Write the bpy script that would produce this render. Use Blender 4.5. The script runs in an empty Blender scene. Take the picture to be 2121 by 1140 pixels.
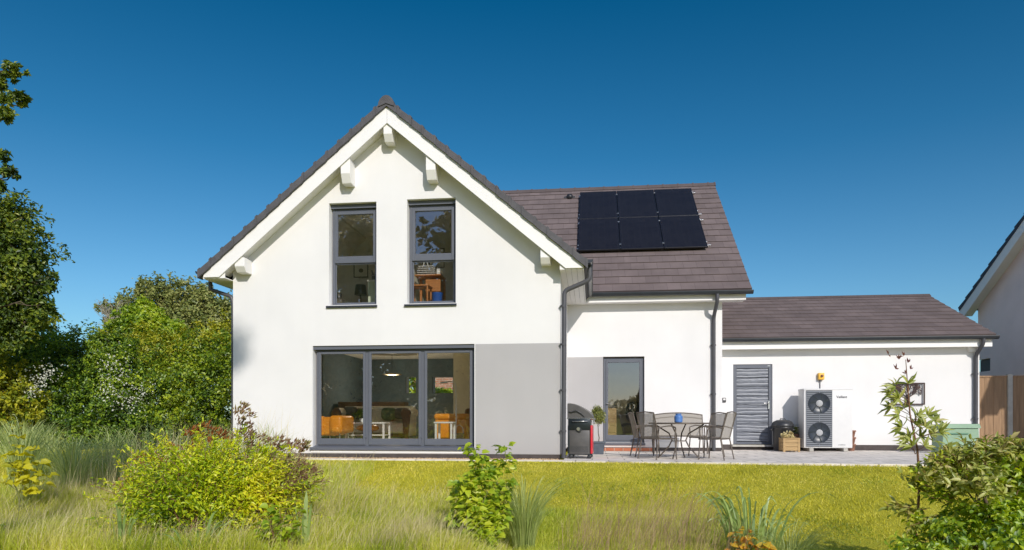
import bpy, bmesh, math, random
import numpy as np
from mathutils import Vector, Matrix

random.seed(7)
rng = np.random.default_rng(11)
sc = bpy.context.scene
COL = sc.collection
R = math.radians

# ------------------------------------------------------------------ camera model
F, YAW, EYE, HZ, CX = 1427.0, R(6.64), 0.77, 870.0, 1060.5
CA, SA = math.cos(YAW), math.sin(YAW)
def at(px, py, Y):
    """photo measurement -> world point on the plane Y (all units metres)"""
    r = (px - CX) / F
    d = Y / (CA + r * SA)
    return Vector((d * (r * CA - SA), Y, EYE + (HZ - py) * d / F))
def px2m(n, px, Y):
    r = (px - CX) / F
    return n * (Y / (CA + r * SA)) / F

cam = bpy.data.cameras.new("camera"); co = bpy.data.objects.new("camera", cam); COL.objects.link(co)
co.location = (0, 0, EYE); co.rotation_euler = (R(90), 0, YAW)
cam.sensor_width = 36; cam.lens = 36 * F / 2121; cam.shift_y = (HZ - 570) / 2121
cam.clip_start = 0.1; cam.clip_end = 2000
sc.camera = co

# ------------------------------------------------------------------ light
SUN = Vector((0.45, -1.0, 0.62)).normalized()
sl = bpy.data.lights.new("sun", 'SUN'); sl.energy = 3.65; sl.angle = R(0.55); sl.color = (1.0, 0.945, 0.87)
so = bpy.data.objects.new("sun", sl); COL.objects.link(so); so.rotation_euler = SUN.to_track_quat('Z', 'Y').to_euler()
w = bpy.data.worlds.new("World"); sc.world = w; w.use_nodes = True
nt = w.node_tree; nt.nodes.clear()
out = nt.nodes.new('ShaderNodeOutputWorld'); bg = nt.nodes.new('ShaderNodeBackground')
sky = nt.nodes.new('ShaderNodeTexSky'); sky.sky_type = 'NISHITA'; sky.sun_disc = False
sky.sun_elevation = math.asin(SUN.z); sky.sun_rotation = math.atan2(SUN.x, SUN.y)
sky.air_density = 1.0; sky.dust_density = 0.6; sky.ozone_density = 2.5
tcw = nt.nodes.new('ShaderNodeTexCoord'); sepw = nt.nodes.new('ShaderNodeSeparateXYZ')
nt.links.new(tcw.outputs['Generated'], sepw.inputs[0])
rmp = nt.nodes.new('ShaderNodeValToRGB')
els = rmp.color_ramp.elements
els[0].position = 0.0; els[0].color = (0.68, 0.87, 0.93, 1)
els[1].position = 0.52; els[1].color = (0.020, 0.47, 0.66, 1)
e_ = els.new(0.17); e_.color = (0.45, 0.78, 0.92, 1)
e_ = els.new(0.35); e_.color = (0.15, 0.60, 0.78, 1)
nt.links.new(sepw.outputs['Z'], rmp.inputs[0])
# the polarised deep blue half of the sky lies away from the sun
mrw = nt.nodes.new('ShaderNodeMapRange'); mrw.inputs[1].default_value = -0.2; mrw.inputs[2].default_value = 0.45
nt.links.new(sepw.outputs['Y'], mrw.inputs[0])
mixw = nt.nodes.new('ShaderNodeMix'); mixw.data_type = 'RGBA'
mixw.inputs[6].default_value = (1.0, 1.08, 1.24, 1)
nt.links.new(mrw.outputs[0], mixw.inputs[0]); nt.links.new(rmp.outputs[0], mixw.inputs[7])
mulw = nt.nodes.new('ShaderNodeMix'); mulw.data_type = 'RGBA'; mulw.blend_type = 'MULTIPLY'; mulw.inputs[0].default_value = 1
nt.links.new(sky.outputs[0], mulw.inputs[6]); nt.links.new(mixw.outputs[2], mulw.inputs[7])
nt.links.new(mulw.outputs[2], bg.inputs[0]); bg.inputs[1].default_value = 0.118
nt.links.new(bg.outputs[0], out.inputs[0])
sc.view_settings.view_transform = 'Standard'; sc.view_settings.look = 'None'; sc.view_settings.exposure = 0
sc.cycles.max_bounces = 7; sc.cycles.transparent_max_bounces = 12
sc.cycles.diffuse_bounces = 6

# ------------------------------------------------------------------ materials
def newmat(name):
    m = bpy.data.materials.new(name); m.use_nodes = True
    return m, m.node_tree, m.node_tree.nodes['Principled BSDF']
def mat(name, col, rough=0.7, metal=0.0, var=0.12, scale=6.0, bump=0.0, bscale=60.0, spec=0.4, stretch=(1,1,1), fine=0.0):
    m, t, b = newmat(name)
    tc = t.nodes.new('ShaderNodeTexCoord'); mp = t.nodes.new('ShaderNodeMapping'); mp.inputs['Scale'].default_value = stretch
    t.links.new(tc.outputs['Object'], mp.inputs[0])
    n = t.nodes.new('ShaderNodeTexNoise'); n.inputs['Scale'].default_value = scale; n.inputs['Detail'].default_value = 7
    t.links.new(mp.outputs[0], n.inputs[0])
    cr = t.nodes.new('ShaderNodeValToRGB')
    cr.color_ramp.elements[0].position = 0.25; cr.color_ramp.elements[1].position = 0.75
    cr.color_ramp.elements[0].color = tuple(c * (1 - var) for c in col) + (1,)
    cr.color_ramp.elements[1].color = tuple(min(1, c * (1 + var)) for c in col) + (1,)
    t.links.new(n.outputs[0], cr.inputs[0]); t.links.new(cr.outputs[0], b.inputs['Base Color'])
    b.inputs['Roughness'].default_value = rough; b.inputs['Metallic'].default_value = metal
    b.inputs['Specular IOR Level'].default_value = spec
    if bump > 0:
        n2 = t.nodes.new('ShaderNodeTexNoise'); n2.inputs['Scale'].default_value = bscale; n2.inputs['Detail'].default_value = 5
        t.links.new(mp.outputs[0], n2.inputs[0])
        bp = t.nodes.new('ShaderNodeBump'); bp.inputs['Strength'].default_value = bump; bp.inputs['Distance'].default_value = 0.01
        t.links.new(n2.outputs[0], bp.inputs['Height']); t.links.new(bp.outputs[0], b.inputs['Normal'])
    return m
M = {}
def render_mat(name, col):
    """painted render: faint damp mottling low on the wall, vertical streaks, trowelled grain"""
    m, t, b = newmat(name)
    geo = t.nodes.new('ShaderNodeNewGeometry')
    n1 = t.nodes.new('ShaderNodeTexNoise'); n1.inputs['Scale'].default_value = 0.9; n1.inputs['Detail'].default_value = 6
    mp = t.nodes.new('ShaderNodeMapping'); mp.inputs['Scale'].default_value = (5, 5, 0.5)
    n2 = t.nodes.new('ShaderNodeTexNoise'); n2.inputs['Scale'].default_value = 1.0; n2.inputs['Detail'].default_value = 5
    t.links.new(geo.outputs['Position'], n1.inputs[0]); t.links.new(geo.outputs['Position'], mp.inputs[0]); t.links.new(mp.outputs[0], n2.inputs[0])
    ad = t.nodes.new('ShaderNodeMath'); ad.operation = 'MULTIPLY_ADD'; ad.inputs[1].default_value = 0.22
    t.links.new(n2.outputs[0], ad.inputs[0]); t.links.new(n1.outputs[0], ad.inputs[2])
    cr = t.nodes.new('ShaderNodeValToRGB'); cr.color_ramp.elements[0].position = 0.4; cr.color_ramp.elements[1].position = 0.8
    cr.color_ramp.elements[0].color = tuple(c * 0.955 for c in col) + (1,); cr.color_ramp.elements[1].color = tuple(min(1, c * 1.03) for c in col) + (1,)
    t.links.new(ad.outputs[0], cr.inputs[0])
    sp = t.nodes.new('ShaderNodeSeparateXYZ'); t.links.new(geo.outputs['Position'], sp.inputs[0])
    mr = t.nodes.new('ShaderNodeMapRange'); mr.inputs[1].default_value = 0.1; mr.inputs[2].default_value = 0.55; mr.inputs[3].default_value = 1; mr.inputs[4].default_value = 0
    t.links.new(sp.outputs[2], mr.inputs[0])
    mm = t.nodes.new('ShaderNodeMath'); mm.operation = 'MULTIPLY'; t.links.new(mr.outputs[0], mm.inputs[0]); t.links.new(n1.outputs[0], mm.inputs[1])
    mm2 = t.nodes.new('ShaderNodeMath'); mm2.operation = 'MULTIPLY'; mm2.inputs[1].default_value = 0.35; t.links.new(mm.outputs[0], mm2.inputs[0])
    mx = t.nodes.new('ShaderNodeMix'); mx.data_type = 'RGBA'; mx.inputs[7].default_value = (col[0]*0.7, col[1]*0.66, col[2]*0.56, 1)
    t.links.new(mm2.outputs[0], mx.inputs[0]); t.links.new(cr.outputs[0], mx.inputs[6]); t.links.new(mx.outputs[2], b.inputs['Base Color'])
    n3 = t.nodes.new('ShaderNodeTexNoise'); n3.inputs['Scale'].default_value = 90; t.links.new(geo.outputs['Position'], n3.inputs[0])
    bp = t.nodes.new('ShaderNodeBump'); bp.inputs['Strength'].default_value = 0.18; bp.inputs['Distance'].default_value = 0.006
    t.links.new(n3.outputs[0], bp.inputs['Height']); t.links.new(bp.outputs[0], b.inputs['Normal'])
    b.inputs['Roughness'].default_value = 0.9; b.inputs['Specular IOR Level'].default_value = 0.15
    return m
M['render'] = render_mat('white_render', (0.742, 0.731, 0.724))
M['panel'] = render_mat('grey_render', (0.42, 0.408, 0.41))
M['trim'] = mat('white_painted_wood', (0.80, 0.785, 0.77), 0.55, var=0.03, scale=3, bump=0.1, bscale=25, stretch=(1,1,1))
M['frame'] = mat('anthracite_frame', (0.115, 0.124, 0.148), 0.38, var=0.06, scale=3)
M['gutter'] = mat('anthracite_gutter', (0.032, 0.037, 0.045), 0.3, var=0.15, scale=8)
M['pipe'] = mat('grey_downpipe', (0.075, 0.075, 0.084), 0.4, var=0.1, scale=4)
M['plinth'] = mat('dark_plinth', (0.075, 0.062, 0.058), 0.85, var=0.3, scale=9, bump=0.3)
M['verge'] = mat('verge_tile', (0.085, 0.082, 0.088), 0.7, var=0.22, scale=6, bump=0.3, bscale=40)
M['black_metal'] = mat('black_metal', (0.03, 0.03, 0.033), 0.4, metal=0.3, var=0.1)
M['inner_dark'] = mat('teal_wall', (0.075, 0.105, 0.12), 0.8, var=0.1)
M['cream'] = mat('cream_wall', (0.80, 0.76, 0.62), 0.8, var=0.05)
M['ceiling'] = mat('room_ceiling', (0.88, 0.85, 0.76), 0.85, var=0.04)
M['greywall'] = mat('grey_room_wall', (0.80, 0.77, 0.68), 0.8, var=0.06)
M['bluewall'] = mat('bluegrey_room_wall', (0.74, 0.77, 0.75), 0.8, var=0.06)
M['floor'] = mat('dark_wood_floor', (0.60, 0.52, 0.40), 0.45, var=0.3, scale=3, stretch=(1, 8, 1))
M['orange'] = mat('orange_leather', (0.80, 0.30, 0.022), 0.38, var=0.1, scale=5, bump=0.15, bscale=20)
M['white'] = mat('white_paint', (0.78, 0.77, 0.73), 0.45, var=0.04)
M['beige'] = mat('beige_fabric', (0.75, 0.66, 0.48), 0.9, var=0.12, scale=14, bump=0.3, bscale=120)
M['brown'] = mat('brown_leather', (0.14, 0.065, 0.030), 0.5, var=0.25, scale=10)
M['greyfab'] = mat('grey_fabric', (0.10, 0.09, 0.075), 0.95, var=0.2, scale=20)
M['wood'] = mat('pine_wood', (0.50, 0.20, 0.06), 0.5, var=0.2, scale=4, stretch=(1, 1, 7))
M['darkwood'] = mat('dark_wood', (0.16, 0.085, 0.04), 0.5, var=0.25, scale=4, stretch=(1, 1, 7))
M['planter'] = mat('planter_timber', (0.42, 0.28, 0.13), 0.7, var=0.25, scale=5, stretch=(1, 1, 9), bump=0.2)
M['blue'] = mat('blue_glaze', (0.085, 0.20, 0.48), 0.4, var=0.15, scale=9, bump=0.2, bscale=30)
M['bluebin'] = mat('blue_plastic', (0.03, 0.11, 0.42), 0.5, var=0.05)
M['bbq'] = mat('bbq_grey', (0.105, 0.10, 0.098), 0.42, metal=0.25, var=0.18, scale=5)
M['bbqdark'] = mat('bbq_dark', (0.025, 0.032, 0.036), 0.3, metal=0.3, var=0.2)
M['red'] = mat('red_enamel', (0.62, 0.03, 0.045), 0.35, var=0.1)
M['chrome'] = mat('steel', (0.62, 0.62, 0.62), 0.25, metal=0.9, var=0.05)
M['chairframe'] = mat('taupe_metal', (0.14, 0.115, 0.095), 0.45, metal=0.3, var=0.1)
M['pot'] = mat('slate_pot', (0.085, 0.10, 0.125), 0.6, var=0.25, scale=9, bump=0.2)
M['bin'] = mat('black_bin', (0.028, 0.029, 0.031), 0.38, var=0.1, spec=0.6)
M['hpcase'] = mat('pale_casing', (0.66, 0.655, 0.645), 0.45, var=0.03)
M['hpgrille'] = mat('grille_grey', (0.19, 0.205, 0.23), 0.5, var=0.05)
M['hpslot'] = mat('grille_slot', (0.05, 0.055, 0.065), 0.6, var=0.05)
M['fan'] = mat('fan_dark', (0.030, 0.038, 0.05), 0.35, var=0.3, scale=4)
M['yellow'] = mat('yellow_plastic', (0.80, 0.46, 0.06), 0.5, var=0.06)
M['rust'] = mat('bronze_metal', (0.055, 0.032, 0.028), 0.5, metal=0.4, var=0.2)
M['terracotta'] = mat('terracotta', (0.24, 0.12, 0.08), 0.85, var=0.2)
M['mint'] = mat('mint_green_plastic', (0.25, 0.37, 0.25), 0.6, var=0.1, scale=3)
M['mintdark'] = mat('dark_green_plastic', (0.10, 0.22, 0.14), 0.6, var=0.1, scale=3)  # darker green of the storage box handle
M['fence'] = mat('brown_timber_fence', (0.30, 0.19, 0.11), 0.85, var=0.25, scale=3, stretch=(6, 1, 0.5), bump=0.3, bscale=15)
M['concrete'] = mat('concrete', (0.42, 0.40, 0.36), 0.9, var=0.15, scale=8, bump=0.2)
M['bark'] = mat('bark', (0.10, 0.075, 0.05), 0.9, var=0.35, scale=9, stretch=(1,1,0.3), bump=0.6, bscale=20)
M['stem_red'] = mat('reddish_stem', (0.20, 0.10, 0.055), 0.8, var=0.2)
M['stem_green'] = mat('green_stem', (0.18, 0.20, 0.06), 0.8, var=0.2)
M['paper'] = mat('paper', (0.5, 0.48, 0.42), 0.8, var=0.1)
M['navyroof'] = mat('dark_slate_roof', (0.035, 0.042, 0.062), 0.7, var=0.2, scale=5)
M['shadeclad'] = mat('neighbour_render', (0.86, 0.70, 0.66), 0.9, var=0.05, scale=2, bump=0.1)

def glass_mat():
    m = bpy.data.materials.new('window_glass'); m.use_nodes = True; t = m.node_tree; t.nodes.clear()
    o = t.nodes.new('ShaderNodeOutputMaterial'); tr = t.nodes.new('ShaderNodeBsdfTransparent'); gl = t.nodes.new('ShaderNodeBsdfGlossy')
    tr.inputs[0].default_value = (0.97, 0.985, 0.97, 1); gl.inputs['Roughness'].default_value = 0.0; gl.inputs[0].default_value = (0.95, 0.97, 1, 1)
    fr = t.nodes.new('ShaderNodeFresnel'); fr.inputs[0].default_value = 1.5
    ma = t.nodes.new('ShaderNodeMath'); ma.operation = 'MULTIPLY_ADD'; ma.inputs[1].default_value = 2.6; ma.inputs[2].default_value = 0.07; ma.use_clamp = True
    n = t.nodes.new('ShaderNodeTexNoise'); n.inputs['Scale'].default_value = 1.6; n.inputs['Detail'].default_value = 1
    bp = t.nodes.new('ShaderNodeBump'); bp.inputs['Strength'].default_value = 0.02; bp.inputs['Distance'].default_value = 0.1
    g = t.nodes.new('ShaderNodeNewGeometry'); t.links.new(g.outputs['Position'], n.inputs[0]); t.links.new(n.outputs[0], bp.inputs['Height'])
    t.links.new(bp.outputs[0], gl.inputs['Normal'])
    mx = t.nodes.new('ShaderNodeMixShader')
    t.links.new(fr.outputs[0], ma.inputs[0]); t.links.new(ma.outputs[0], mx.inputs[0]); t.links.new(tr.outputs[0], mx.inputs[1]); t.links.new(gl.outputs[0], mx.inputs[2])
    t.links.new(mx.outputs[0], o.inputs[0]); return m
M['glass'] = glass_mat()

def tile_mat(name, col, w=0.33, lines=0.35):
    m, t, b = newmat(name)
    uv = t.nodes.new('ShaderNodeUVMap'); uv.uv_map = 'uv'
    br = t.nodes.new('ShaderNodeTexBrick'); br.inputs['Scale'].default_value = 1; br.inputs['Brick Width'].default_value = w; br.inputs['Row Height'].default_value = 1
    br.inputs['Mortar Size'].default_value = 0.006; br.inputs['Mortar Smooth'].default_value = 0.4; br.inputs['Bias'].default_value = 0.0
    br.inputs['Color1'].default_value = tuple(c * 0.90 for c in col) + (1,); br.inputs['Color2'].default_value = tuple(c * 1.10 for c in col) + (1,)
    br.inputs['Mortar'].default_value = tuple(c * lines for c in col) + (1,)
    t.links.new(uv.outputs[0], br.inputs[0])
    g = t.nodes.new('ShaderNodeNewGeometry'); n = t.nodes.new('ShaderNodeTexNoise'); n.inputs['Scale'].default_value = 1.3; n.inputs['Detail'].default_value = 9; n.inputs['Roughness'].default_value = 0.7
    t.links.new(g.outputs['Position'], n.inputs[0])
    mr = t.nodes.new('ShaderNodeMapRange'); mr.inputs[1].default_value = 0.3; mr.inputs[2].default_value = 0.7; mr.inputs[3].default_value = 0.80; mr.inputs[4].default_value = 1.18
    t.links.new(n.outputs[0], mr.inputs[0])
    mx = t.nodes.new('ShaderNodeMix'); mx.data_type = 'RGBA'; mx.blend_type = 'MULTIPLY'; mx.inputs[0].default_value = 1
    t.links.new(br.outputs[0], mx.inputs[6]); t.links.new(mr.outputs[0], mx.inputs[7]); t.links.new(mx.outputs[2], b.inputs['Base Color'])
    b.inputs['Roughness'].default_value = 0.8; b.inputs['Specular IOR Level'].default_value = 0.3
    n2 = t.nodes.new('ShaderNodeTexNoise'); n2.inputs['Scale'].default_value = 50; t.links.new(g.outputs['Position'], n2.inputs[0])
    bp = t.nodes.new('ShaderNodeBump'); bp.inputs['Strength'].default_value = 0.25; bp.inputs['Distance'].default_value = 0.01
    t.links.new(n2.outputs[0], bp.inputs['Height']); t.links.new(bp.outputs[0], b.inputs['Normal'])
    return m
M['tile'] = tile_mat('brown_roof_tile', (0.160, 0.125, 0.118), lines=.65)
M['tile2'] = tile_mat('grey_roof_tile', (0.085, 0.082, 0.09))

def brick_mat(name, c1, c2, mort, w, h, ms, sc_=1.0, axes='XZ'):
    m, t, b = newmat(name)
    g = t.nodes.new('ShaderNodeNewGeometry'); s = t.nodes.new('ShaderNodeSeparateXYZ'); c = t.nodes.new('ShaderNodeCombineXYZ')
    t.links.new(g.outputs['Position'], s.inputs[0])
    t.links.new(s.outputs['XYZ'.index(axes[0])], c.inputs[0]); t.links.new(s.outputs['XYZ'.index(axes[1])], c.inputs[1])
    br = t.nodes.new('ShaderNodeTexBrick'); br.inputs['Scale'].default_value = sc_; br.inputs['Brick Width'].default_value = w; br.inputs['Row Height'].default_value = h
    br.inputs['Mortar Size'].default_value = ms; br.inputs['Color1'].default_value = c1 + (1,); br.inputs['Color2'].default_value = c2 + (1,); br.inputs['Mortar'].default_value = mort + (1,)
    t.links.new(c.outputs[0], br.inputs[0])
    n = t.nodes.new('ShaderNodeTexNoise'); n.inputs['Scale'].default_value = 3.5; n.inputs['Detail'].default_value = 8; t.links.new(g.outputs['Position'], n.inputs[0])
    mr = t.nodes.new('ShaderNodeMapRange'); mr.inputs[1].default_value = 0.3; mr.inputs[2].default_value = 0.7; mr.inputs[3].default_value = 0.78; mr.inputs[4].default_value = 1.15
    t.links.new(n.outputs[0], mr.inputs[0])
    mx = t.nodes.new('ShaderNodeMix'); mx.data_type = 'RGBA'; mx.blend_type = 'MULTIPLY'; mx.inputs[0].default_value = 1
    t.links.new(br.outputs[0], mx.inputs[6]); t.links.new(mr.outputs[0], mx.inputs[7]); t.links.new(mx.outputs[2], b.inputs['Base Color'])
    b.inputs['Roughness'].default_value = 0.9
    bp = t.nodes.new('ShaderNodeBump'); bp.inputs['Strength'].default_value = 0.5; bp.inputs['Distance'].default_value = 0.01; bp.invert = True
    t.links.new(br.outputs['Fac'], bp.inputs['Height']); t.links.new(bp.outputs[0], b.inputs['Normal'])
    return m
M['paving'] = brick_mat('stone_paving', (0.68, 0.62, 0.55), (0.78, 0.71, 0.63), (0.36, 0.32, 0.28), 0.62, 0.46, 0.012, axes='XY')
M['brick'] = brick_mat('red_brick', (0.36, 0.15, 0.09), (0.44, 0.20, 0.12), (0.45, 0.36, 0.28), 0.42, 0.14, 0.02)
M['redbrick'] = brick_mat('step_brick', (0.42, 0.13, 0.065), (0.50, 0.17, 0.09), (0.42, 0.34, 0.28), 0.215, 0.15, 0.008)

def leafmat(name, cols, trans=0.35, gloss=0.06, rough=0.5):
    """leaf material: one of several tints per leaf, light shining through"""
    m = bpy.data.materials.new(name); m.use_nodes = True; t = m.node_tree; t.nodes.clear()
    o = t.nodes.new('ShaderNodeOutputMaterial')
    g = t.nodes.new('ShaderNodeNewGeometry'); cr = t.nodes.new('ShaderNodeValToRGB')
    cr.color_ramp.interpolation = 'LINEAR'
    n = len(cols)
    while len(cr.color_ramp.elements) < n: cr.color_ramp.elements.new(0.5)
    for i, c in enumerate(cols):
        cr.color_ramp.elements[i].position = i / max(1, n - 1); cr.color_ramp.elements[i].color = tuple(c) + (1,)
    no = t.nodes.new('ShaderNodeTexNoise'); no.inputs['Scale'].default_value = 1.1; no.inputs['Detail'].default_value = 4
    t.links.new(g.outputs['Position'], no.inputs[0])
    ad = t.nodes.new('ShaderNodeMath'); ad.operation = 'MULTIPLY_ADD'; ad.inputs[1].default_value = 1.3
    t.links.new(no.outputs[0], ad.inputs[0])
    sb = t.nodes.new('ShaderNodeMath'); sb.operation = 'MULTIPLY_ADD'; sb.inputs[1].default_value = 0.75; sb.inputs[2].default_value = -0.52
    t.links.new(g.outputs['Random Per Island'], sb.inputs[0]); t.links.new(sb.outputs[0], ad.inputs[2])
    t.links.new(ad.outputs[0], cr.inputs[0])
    d = t.nodes.new('ShaderNodeBsdfDiffuse'); tl = t.nodes.new('ShaderNodeBsdfTranslucent'); gl = t.nodes.new('ShaderNodeBsdfGlossy')
    gl.inputs['Roughness'].default_value = rough
    hs = t.nodes.new('ShaderNodeHueSaturation'); hs.inputs['Hue'].default_value = 0.485; hs.inputs['Saturation'].default_value = 1.1; hs.inputs['Value'].default_value = 1.25
    t.links.new(cr.outputs[0], d.inputs[0]); t.links.new(cr.outputs[0], hs.inputs['Color']); t.links.new(hs.outputs[0], tl.inputs[0])
    m1 = t.nodes.new('ShaderNodeMixShader'); m1.inputs[0].default_value = trans
    t.links.new(d.outputs[0], m1.inputs[1]); t.links.new(tl.outputs[0], m1.inputs[2])
    m2 = t.nodes.new('ShaderNodeMixShader'); m2.inputs[0].default_value = gloss
    t.links.new(m1.outputs[0], m2.inputs[1]); t.links.new(gl.outputs[0], m2.inputs[2]); t.links.new(m2.outputs[0], o.inputs[0])
    return m
L = {}
L['lawn'] = leafmat('lawn_blades', [(0.29,0.30,0.022),(0.56,0.53,0.035),(0.68,0.62,0.07),(0.80,0.71,0.17)], 0.3, 0.03)
L['meadow'] = leafmat('meadow_blades', [(0.24,0.34,0.03),(0.50,0.58,0.05),(0.68,0.70,0.10),(0.82,0.77,0.26)], 0.42, 0.04)
L['seed'] = leafmat('seed_heads', [(0.40,0.33,0.19),(0.66,0.57,0.30),(0.80,0.72,0.42)], 0.3, 0.02)
L['purple'] = leafmat('purple_seed_stems', [(0.26,0.15,0.12),(0.42,0.28,0.18),(0.58,0.46,0.25)], 0.3, 0.02)
L['bluegrass'] = leafmat('bluish_blades', [(0.20,0.28,0.08),(0.42,0.50,0.15),(0.62,0.66,0.28)], 0.4, 0.06)
L['dark'] = leafmat('dark_hedge_leaves', [(0.018,0.05,0.006),(0.08,0.17,0.012),(0.22,0.34,0.018),(0.44,0.54,0.03)], 0.3, 0.05)
L['mid'] = leafmat('green_leaves', [(0.03,0.08,0.006),(0.12,0.22,0.010),(0.30,0.40,0.014),(0.52,0.58,0.03)], 0.35, 0.05)
L['gold'] = leafmat('golden_green_leaves', [(0.09,0.15,0.010),(0.26,0.31,0.015),(0.46,0.46,0.02),(0.62,0.57,0.04)], 0.35, 0.05)
L['lime'] = leafmat('lime_leaves', [(0.10,0.20,0.010),(0.26,0.40,0.016),(0.44,0.55,0.025),(0.62,0.66,0.05)], 0.4, 0.06)
L['olive'] = leafmat('olive_leaves', [(0.08,0.12,0.03),(0.18,0.22,0.055),(0.32,0.34,0.09),(0.44,0.43,0.15)], 0.3, 0.04)
L['spirea'] = leafmat('spirea_leaves', [(0.10,0.20,0.006),(0.40,0.55,0.012),(0.70,0.76,0.02),(0.90,0.84,0.05)], 0.45, 0.05)
L['bronze'] = leafmat('bronze_leaves', [(0.16,0.05,0.02),(0.38,0.15,0.035),(0.52,0.27,0.05)], 0.35, 0.05)
L['sedum'] = leafmat('dusky_flower_heads', [(0.16,0.075,0.055),(0.30,0.17,0.11),(0.40,0.34,0.16),(0.34,0.36,0.12)], 0.3, 0.03)
L['palmate'] = leafmat('palmate_leaves', [(0.12,0.17,0.02),(0.28,0.33,0.045),(0.46,0.48,0.10),(0.52,0.42,0.16)], 0.35, 0.06)
L['blossom'] = leafmat('white_blossom', [(0.62,0.62,0.52),(0.80,0.80,0.72)], 0.3, 0.02)
L['yellow'] = leafmat('yellow_leaves', [(0.38,0.40,0.02),(0.62,0.58,0.02),(0.72,0.66,0.04)], 0.4, 0.05)
L['tree'] = leafmat('tree_leaves', [(0.02,0.045,0.008),(0.07,0.13,0.014),(0.19,0.26,0.02),(0.38,0.40,0.035)], 0.35, 0.05)

# ------------------------------------------------------------------ objects, tags
def tag(o, label=None, cat=None, group=None, kind=None):
    if label: o['label'] = label
    if cat: o['category'] = cat
    if group: o['group'] = group
    if kind: o['kind'] = kind
    return o
def thing(name, label, cat, loc=(0, 0, 0), rz=0.0, group=None, tilt=(0, 0)):
    o = bpy.data.objects.new(name, None); COL.objects.link(o); o.empty_display_size = 0.2
    o.location = loc; o.rotation_euler = (tilt[0], tilt[1], rz)
    return tag(o, label, cat, group)
def root_loc(o):
    while o.parent: o = o.parent
    return Vector(o.location)
def duptree(o, parent=None):
    c = o.copy(); COL.objects.link(c)
    if parent: c.parent = parent
    for ch in list(o.children): duptree(ch, c)
    return c

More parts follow.
